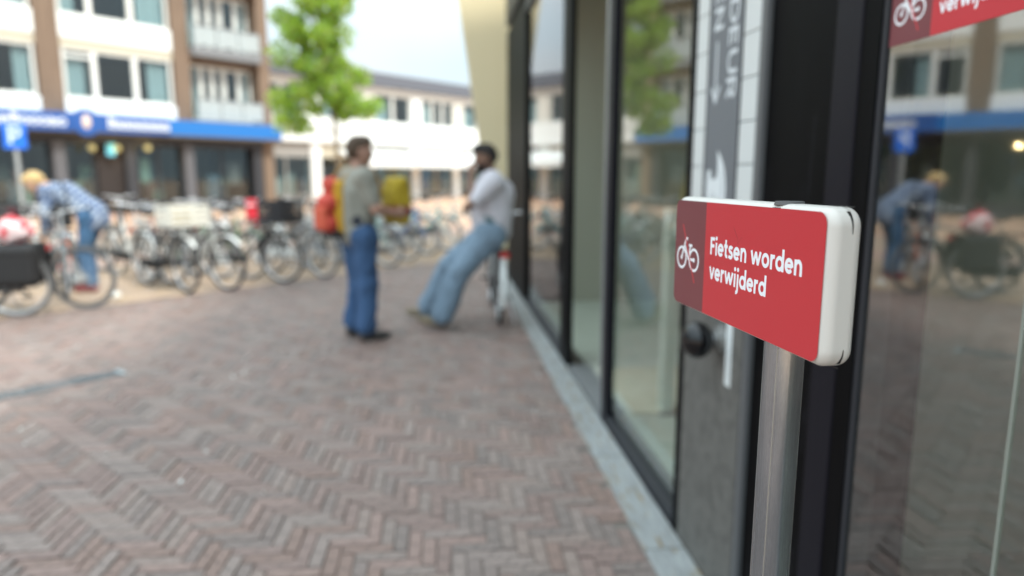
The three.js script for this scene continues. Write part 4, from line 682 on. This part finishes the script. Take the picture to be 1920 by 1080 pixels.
function bounds(caps, ells, pad) { const lo = [9, 9, 9], hi = [-9, -9, -9]; const add = (c, r) => { for (let i = 0; i < 3; i++) { lo[i] = Math.min(lo[i], c[i] - (r[i] ?? r) - pad); hi[i] = Math.max(hi[i], c[i] + (r[i] ?? r) + pad); } }; for (const [a, b, ra, rb] of caps) { add(a, ra); add(b, rb); } for (const [c, r] of ells) add(c, r); return [lo, hi]; }
const blob = (caps, ells = [], cell = 0.012, k = 0.03, wr = 0, wf = 14) => mesh(field(caps, ells, k, wr, wf), ...bounds(caps, ells, 0.03 + wr), cell);
const add3 = (a, b, s = 1) => [a[0] + b[0] * s, a[1] + b[1] * s, a[2] + b[2] * s];
const nrm = a => { const l = Math.hypot(...a); return a.map(v => v / l); };
const crs = (a, b) => [a[1] * b[2] - a[2] * b[1], a[2] * b[0] - a[0] * b[2], a[0] * b[1] - a[1] * b[0]];
function handCaps(w, d, palm, thumbSide, curl = 0.6) {     // wrist, direction of the fingers, where the palm faces, towards the thumb
  d = nrm(d); palm = nrm(palm); const t = nrm(thumbSide), out = [];
  const k0 = add3(w, d, 0.095);
  for (let i = 0; i < 4; i++) {
    const off = 0.03 - i * 0.02, base = add3(add3(w, d, 0.088 - Math.abs(i - 1) * 0.004), t, off), len = [0.072, 0.08, 0.075, 0.058][i];
    out.push([add3(add3(w, d, 0.012), t, off * 0.7), base, 0.015, 0.0125]);
    let p = base, a = curl * 0.5; for (let s = 0; s < 3; s++) { const l = len * [0.45, 0.32, 0.23][s], q = add3(add3(p, d, Math.cos(a) * l), palm, Math.sin(a) * l); out.push([p, q, 0.0095 - s * 0.0008, 0.0088 - s * 0.0008]); p = q; a += curl; }
  }
  const tb = add3(add3(w, d, 0.03), t, 0.028), t1 = add3(add3(add3(tb, d, 0.03), t, 0.024), palm, 0.012), t2 = add3(add3(t1, d, 0.026), palm, 0.016);
  out.push([tb, t1, 0.014, 0.011], [t1, t2, 0.0105, 0.0085]);
  return out;
}
function person(label, pos, turn, J, C) {
  const t = thing('person', label, 'person', pos, turn);
  const hd_ = J.head, up = nrm(J.headUp || [0, 1, 0]), fw = nrm(J.headFwd || [1, 0, 0]), rt = crs(fw, up);
  const hp = (f, u, r) => [0, 1, 2].map(i => hd_[i] + fw[i] * f + up[i] * u + rt[i] * r);
  const skin = std(...C.skin, 0.55), caps = [], r = C.girth || 1;
  const headCaps = [[hp(-0.015, 0.03, 0), hp(0.01, 0.025, 0), 0.095, 0.088], [hp(0.045, -0.06, 0), hp(0.052, -0.085, 0), 0.05, 0.036], [hp(0.03, -0.03, 0.03), hp(0.03, -0.03, -0.03), 0.055, 0.055], [hp(0.092, 0.01, 0), hp(0.112, -0.022, 0), 0.010, 0.014], [hp(0.086, -0.052, 0.018), hp(0.086, -0.052, -0.018), 0.011, 0.011], [hp(-0.01, 0.015, 0.088), hp(-0.018, -0.03, 0.084), 0.014, 0.011], [hp(-0.01, 0.015, -0.088), hp(-0.018, -0.03, -0.084), 0.014, 0.011]];
  const bodyCaps = [[J.neck, hp(-0.02, -0.06, 0), 0.058, 0.055], [J.pelvis, J.chest, 0.13 * r, 0.135 * r], [J.shR, J.shL, 0.06, 0.06]];
  for (const s of ['R', 'L']) bodyCaps.push([J['sh' + s], J['el' + s], 0.05 * r, 0.042], [J['el' + s], J['wr' + s], 0.041, 0.027], [J['hip' + s], J['kn' + s], 0.08, 0.055], [J['kn' + s], J['an' + s], 0.055, 0.038]);
  const geos = [blob(bodyCaps, [], 0.014, 0.04), blob([...headCaps, [J.neck, hp(-0.02, -0.06, 0), 0.055, 0.053]], [], 0.008, 0.02)];
  for (const s of ['R', 'L']) geos.push(blob([[add3(J['wr' + s], nrm(add3(J['wr' + s], J['el' + s], -1)), -0.05), J['wr' + s], 0.029, 0.026], ...handCaps(J['wr' + s], ...J['hand' + s])], [], 0.006, 0.012));
  part(t, 'body', mergeGeometries(geos), skin);
  for (const s of [-1, 1]) part(t, 'eye', new THREE.SphereGeometry(0.0115, 12, 8).translate(...hp(0.082, 0.008, s * 0.033)), std(0.05, 0.04, 0.035, 0.3));
  const hc = C.hairShape || [[hp(-0.025, 0.045, 0), hp(0.012, 0.058, 0), 0.098, 0.088], [hp(-0.045, 0.01, 0.015), hp(-0.045, 0.01, -0.015), 0.082, 0.082], [hp(0.055, 0.105, 0.02), hp(0.045, 0.105, -0.02), 0.032, 0.032]], hf = field(hc, [], 0.03, 0.012, 26), [lo, hi] = bounds(hc, [], 0.04);
  part(t, 'hair', mesh((x, y, z) => { const q = [x - hd_[0], y - hd_[1], z - hd_[2]], F2 = q[0] * fw[0] + q[1] * fw[1] + q[2] * fw[2], U2 = q[0] * up[0] + q[1] * up[1] + q[2] * up[2]; return Math.max(hf(x, y, z), F2 - 0.02 - Math.max(0, (U2 - 0.045) * 3)); }, lo, hi, 0.008), std(...C.hair, 0.8));
  if (C.beard) part(t, 'beard', blob([[hp(0.055, -0.075, 0.025), hp(0.055, -0.075, -0.025), 0.048, 0.048], [hp(0.02, -0.05, 0.07), hp(0.03, -0.04, 0.07), 0.018, 0.016], [hp(0.02, -0.05, -0.07), hp(0.03, -0.04, -0.07), 0.018, 0.016]], [], 0.008, 0.03, 0.006, 30), std(...C.hair, 0.9));
  // clothes
  const top = [[J.pelvis, J.chest, 0.15 * r, 0.158 * r], [add3(J.shR, J.neck, 0), J.shL, 0.082, 0.082], [J.chest, add3(J.neck, [0, -0.05, 0]), 0.13, 0.085]];
  const sl = C.sleeve ?? 0.62;
  for (const s of ['R', 'L']) { const a = J['sh' + s], b = J['el' + s], w = J['wr' + s], k = Math.min(1, sl); top.push([a, [0, 1, 2].map(i => a[i] + (b[i] - a[i]) * k), 0.082 * r, 0.068]); if (sl > 1) top.push([b, [0, 1, 2].map(i => b[i] + (w[i] - b[i]) * (sl - 1)), 0.066, 0.05]); }
  for (const q of C.topExtra || []) top.push(q);
  const tg = blob(top, [], 0.012, 0.05, 0.026, 9);
  if (C.check) { const p = tg.attributes.position, col = []; for (let i = 0; i < p.count; i++) { const a = Math.floor((p.getX(i) * 0.8 + p.getY(i) * 0.6) / 0.035) & 1, b = Math.floor(p.getZ(i) / 0.035) & 1, k = a + b; col.push(...C.check[k]); } tg.setAttribute('color', new THREE.Float32BufferAttribute(col, 3)); }
  part(t, C.topName || 'shirt', tg, C.check ? std(1, 1, 1, 0.9, { vertexColors: true }) : std(...C.top, 0.9));
  const leg = [[J.hipR, J.hipL, 0.115 * r, 0.115 * r], [J.pelvis, add3(J.pelvis, nrm(add3(J.chest, J.pelvis, -1)), 0.06), 0.142 * r, 0.142 * r]], L = C.loose || 1;
  for (const s of ['R', 'L']) leg.push([J['hip' + s], J['kn' + s], 0.105 * r, 0.078 * L], [J['kn' + s], add3(J['an' + s], nrm(add3(J['kn' + s], J['an' + s], -1)), 0.055), 0.078 * L, 0.08 * L]);
  part(t, 'trousers', blob(leg, [], 0.012, 0.035, 0.034, 9), std(...C.legs, 0.9));
  if (C.belt) { const ax = nrm(add3(J.chest, J.pelvis, -1)); part(t, 'belt', blob([[add3(J.pelvis, ax, 0.085), add3(J.pelvis, ax, 0.10), 0.152 * r, 0.152 * r]], [], 0.014), std(...C.belt, 0.7)); }
  for (const s of ['R', 'L']) {
    const a = J['an' + s], f = nrm(J['toe' + s]), n = J['sole' + s] || [0, -1, 0], h = (J.ankleH || 0.075);
    const heel = add3(add3(a, n, h - 0.036), f, -0.035), ball = add3(add3(a, n, h - 0.034), f, 0.13), toe = add3(add3(a, n, h - 0.032), f, 0.19);
    const sh = part(t, 'shoe', blob([[heel, ball, 0.036, 0.038], [ball, toe, 0.038, 0.03], [add3(a, n, -0.01), add3(heel, f, 0.04), 0.042, 0.036]], [], 0.009, 0.03), std(...C.shoe, 0.7));
    part(sh, 'sole', blob([[add3(add3(heel, n, 0.018), f, -0.004), add3(add3(toe, n, 0.016), f, 0.006), 0.019, 0.019], [add3(add3(ball, n, 0.018), crs(f, n), 0.02), add3(add3(ball, n, 0.018), crs(f, n), -0.02), 0.019, 0.019]], [], 0.009, 0.02), std(...(C.sole || [0.4, 0.38, 0.33]), 0.8));
  }
  return t;
}
const worldOf = (t, p) => { t.updateMatrixWorld(true); return V(...p).applyMatrix4(t.matrixWorld); };
// standing man, seen from behind his right side
{
  const g = ground(681, 634), turn = 36 * deg;
  const t = person('standing person in grey short-sleeved shirt and blue jeans holding a yellow bag', [g.x, 0, g.z], turn, {
    pelvis: [-0.02, 0.98, 0], chest: [-0.01, 1.30, 0], neck: [0, 1.50, 0], head: [0.035, 1.655, 0], headFwd: [0.85, -0.08, 0.3], headUp: [0.08, 1, 0],
    shR: [-0.01, 1.43, 0.17], elR: [0.06, 1.17, 0.235], wrR: [0.28, 1.12, 0.17], handR: [[1, 0.05, -0.35], [-0.2, 0, -1], [0, 1, 0], 0.5],
    shL: [-0.01, 1.43, -0.17], elL: [0.06, 1.17, -0.235], wrL: [0.28, 1.12, -0.17], handL: [[1, 0.05, 0.35], [-0.2, 0, 1], [0, 1, 0], 0.5],
    hipR: [0, 0.92, 0.10], knR: [0.01, 0.50, 0.115], anR: [-0.02, 0.085, 0.13], toeR: [1, 0, 0.15], hipL: [0, 0.92, -0.10], knL: [0.03, 0.50, -0.12], anL: [-0.04, 0.085, -0.14], toeL: [1, 0, -0.2],
  }, { skin: [0.45, 0.26, 0.19], hair: [0.075, 0.048, 0.03], top: [0.30, 0.295, 0.25], legs: [0.045, 0.10, 0.21], shoe: [0.05, 0.045, 0.042], sole: [0.4, 0.4, 0.36], loose: 1.14, girth: 1.08, sleeve: 0.72, belt: [0.03, 0.035, 0.05] });
  const q = worldOf(t, [-0.235, 0.90, -0.07]), b = thing('backpack', 'red and yellow backpack worn by the standing person', 'backpack', q.toArray(), turn + 0.12);
  part(b, 'shell', blob([[[-0.03, 0.14, 0.06], [-0.03, 0.14, -0.06], 0.07, 0.07], [[-0.02, 0.32, 0.06], [-0.02, 0.32, -0.06], 0.066, 0.066], [[0.02, 0.48, 0.04], [0.02, 0.48, -0.04], 0.06, 0.06]], [], 0.012, 0.1, 0.02, 7), std(0.55, 0.065, 0.04, 0.75));
  part(b, 'front_pocket', rbox(0.05, 0.2, 0.2, 0.024, -0.085, 0.19, 0, 4), std(0.6, 0.10, 0.05, 0.75));
  part(b, 'side_panel', rbox(0.10, 0.47, 0.29, 0.048, 0.05, 0.285, 0, 5), std(0.58, 0.33, 0.02, 0.7));
  part(b, 'base', rbox(0.13, 0.12, 0.26, 0.04, 0.05, 0.075, 0, 3), std(0.03, 0.028, 0.028, 0.8));
  for (const z of [-0.1, 0.1]) part(b, 'strap', tube([[0.06, 0.5, z], [0.2, 0.63, z], [0.38, 0.6, z], [0.44, 0.45, z * 1.2], [0.36, 0.25, z * 1.5], [0.1, 0.12, z * 1.3]], 0.013, 30, 6), std(0.35, 0.18, 0.03, 0.8));
  part(b, 'handle', new THREE.TorusGeometry(0.035, 0.007, 6, 16, Math.PI).translate(0, 0.55, 0), std(0.04, 0.03, 0.03, 0.8));
  const q2 = worldOf(t, [0.34, 1.02, 0]), y = thing('yellow_shopping_bag', 'bulging mustard yellow bag with a dark red band held before the standing person', 'bag', q2.toArray(), turn);
  const bagField = (h0, h1, e) => (x, yy, z) => { const w = 0.075 + 0.02 * Math.sin(yy * 9), q = [Math.abs(x - 0.03) - w - e, Math.abs(yy - (h0 + h1) / 2) - (h1 - h0) / 2, Math.abs(z) - 0.125 - e], o = Math.hypot(...q.map(v => Math.max(v + 0.035, 0))) - 0.035; return Math.max(o, -1) + 0.03 * fbm(x * 9, yy * 8, z * 9, 3); };
  part(y, 'sack', mesh(bagField(0.0, 0.42, 0), [-0.16, -0.06, -0.22], [0.22, 0.5, 0.22], 0.012), std(0.50, 0.36, 0.025, 0.75));
  part(y, 'band', mesh(bagField(0.06, 0.18, 0.008), [-0.16, -0.02, -0.22], [0.22, 0.26, 0.22], 0.012), std(0.26, 0.075, 0.055, 0.75));
  for (const z of [-0.07, 0.07]) part(y, 'handle', new THREE.TorusGeometry(0.07, 0.007, 6, 20, Math.PI).rotateY(Math.PI / 2).rotateY(Math.PI / 2).translate(0.02, 0.43, z), std(0.35, 0.24, 0.02, 0.8));
}
// man leaning back on the bicycle at the shop front
{
  const t = person('bearded person in white T-shirt and wide pale jeans leaning back with legs stretched out', [-0.22, 0, -6.62], Math.PI + 0.1, {
    pelvis: [-0.02, 0.95, 0], chest: [-0.035, 1.26, 0], neck: [-0.02, 1.47, 0], head: [0.04, 1.615, 0], headFwd: [1, -0.22, -0.2], headUp: [0.22, 1, 0],
    shL: [-0.02, 1.39, -0.19], elL: [0.17, 1.20, -0.25], wrL: [0.185, 1.45, -0.10], handL: [[-0.1, 1, 0.3], [-0.9, 0.1, 0.4], [-0.5, 0.1, -0.8], 0.7],
    shR: [-0.02, 1.39, 0.19], elR: [0.06, 1.13, 0.25], wrR: [0.22, 1.13, 0.05], handR: [[0.3, 0.05, -1], [-1, 0, -0.2], [0, 1, 0], 0.5],
    hipL: [0.0, 0.89, -0.1], knL: [0.30, 0.545, -0.16], anL: [0.48, 0.10, -0.17], toeL: [0.93, 0.2, -0.1], soleL: [0.15, -0.98, 0], hipR: [0, 0.89, 0.1], knR: [0.39, 0.56, 0.16], anR: [0.62, 0.10, 0.22], toeR: [0.93, 0.22, 0.1], soleR: [0.17, -0.98, 0],
  }, { skin: [0.22, 0.12, 0.08], hair: [0.018, 0.014, 0.012], beard: true, top: [0.62, 0.60, 0.64], legs: [0.20, 0.28, 0.36], shoe: [0.26, 0.21, 0.14], sole: [0.16, 0.13, 0.09], loose: 1.38, girth: 1.32, sleeve: 0.85, belt: [0.10, 0.17, 0.19] });
}
// person stooping over the bicycles
{
  const t = person('fair-haired person in a blue checked jacket stooping over the bicycles', [-5.33, 0, -8.62], Math.PI + 0.15, {
    pelvis: [-0.06, 1.00, 0], chest: [0.24, 1.22, 0], neck: [0.44, 1.33, 0], head: [0.575, 1.365, 0], headFwd: [0.75, -0.65, -0.1], headUp: [0.68, 0.75, 0],
    shL: [0.37, 1.26, -0.18], elL: [0.36, 0.98, -0.24], wrL: [0.46, 0.76, -0.16], handL: [[0.3, -1, 0.1], [0.5, 0.1, 0.8], [1, 0.2, 0], 0.7],
    shR: [0.37, 1.26, 0.18], elR: [0.42, 0.98, 0.24], wrR: [0.52, 0.77, 0.14], handR: [[0.3, -1, -0.1], [0.5, 0.1, -0.8], [1, 0.2, 0], 0.7],
    hipL: [-0.04, 0.93, -0.09], knL: [0.05, 0.50, -0.11], anL: [-0.02, 0.085, -0.11], toeL: [1, 0, -0.1], hipR: [-0.04, 0.93, 0.09], knR: [0.09, 0.50, 0.11], anR: [0.08, 0.085, 0.11], toeR: [1, 0, 0.1],
  }, { skin: [0.5, 0.3, 0.2], hair: [0.55, 0.38, 0.17], check: [[0.05, 0.085, 0.17], [0.12, 0.17, 0.28], [0.42, 0.48, 0.55]], topName: 'jacket', topExtra: [[[-0.08, 0.9, 0.04], [-0.08, 0.9, -0.04], 0.155, 0.155]], legs: [0.055, 0.13, 0.24], shoe: [0.20, 0.03, 0.03], sole: [0.3, 0.2, 0.18], sleeve: 1.8, girth: 1.05 });
  const q = worldOf(t, [0.22, 0.86, -0.2]), b = thing('shoulder_bag', 'black shoulder bag hanging from the stooping person', 'bag', q.toArray(), Math.PI + 0.15);
  part(b, 'pouch', rbox(0.24, 0.26, 0.1, 0.04, 0, 0.1, 0, 4), M.rubber); part(b, 'flap', rbox(0.245, 0.12, 0.115, 0.035, 0, 0.18, 0, 3), M.rubber);
  part(b, 'strap', tube([[-0.1, 0.2, 0], [-0.04, 0.45, 0.05], [0.06, 0.53, 0.15], [0.12, 0.4, 0.1], [0.1, 0.2, 0]], 0.01, 24, 6), M.rubber);
}
scene.traverse(o => { if (o.isMesh) { o.castShadow = o.receiveShadow = true; } });
renderer.render(scene, camera);
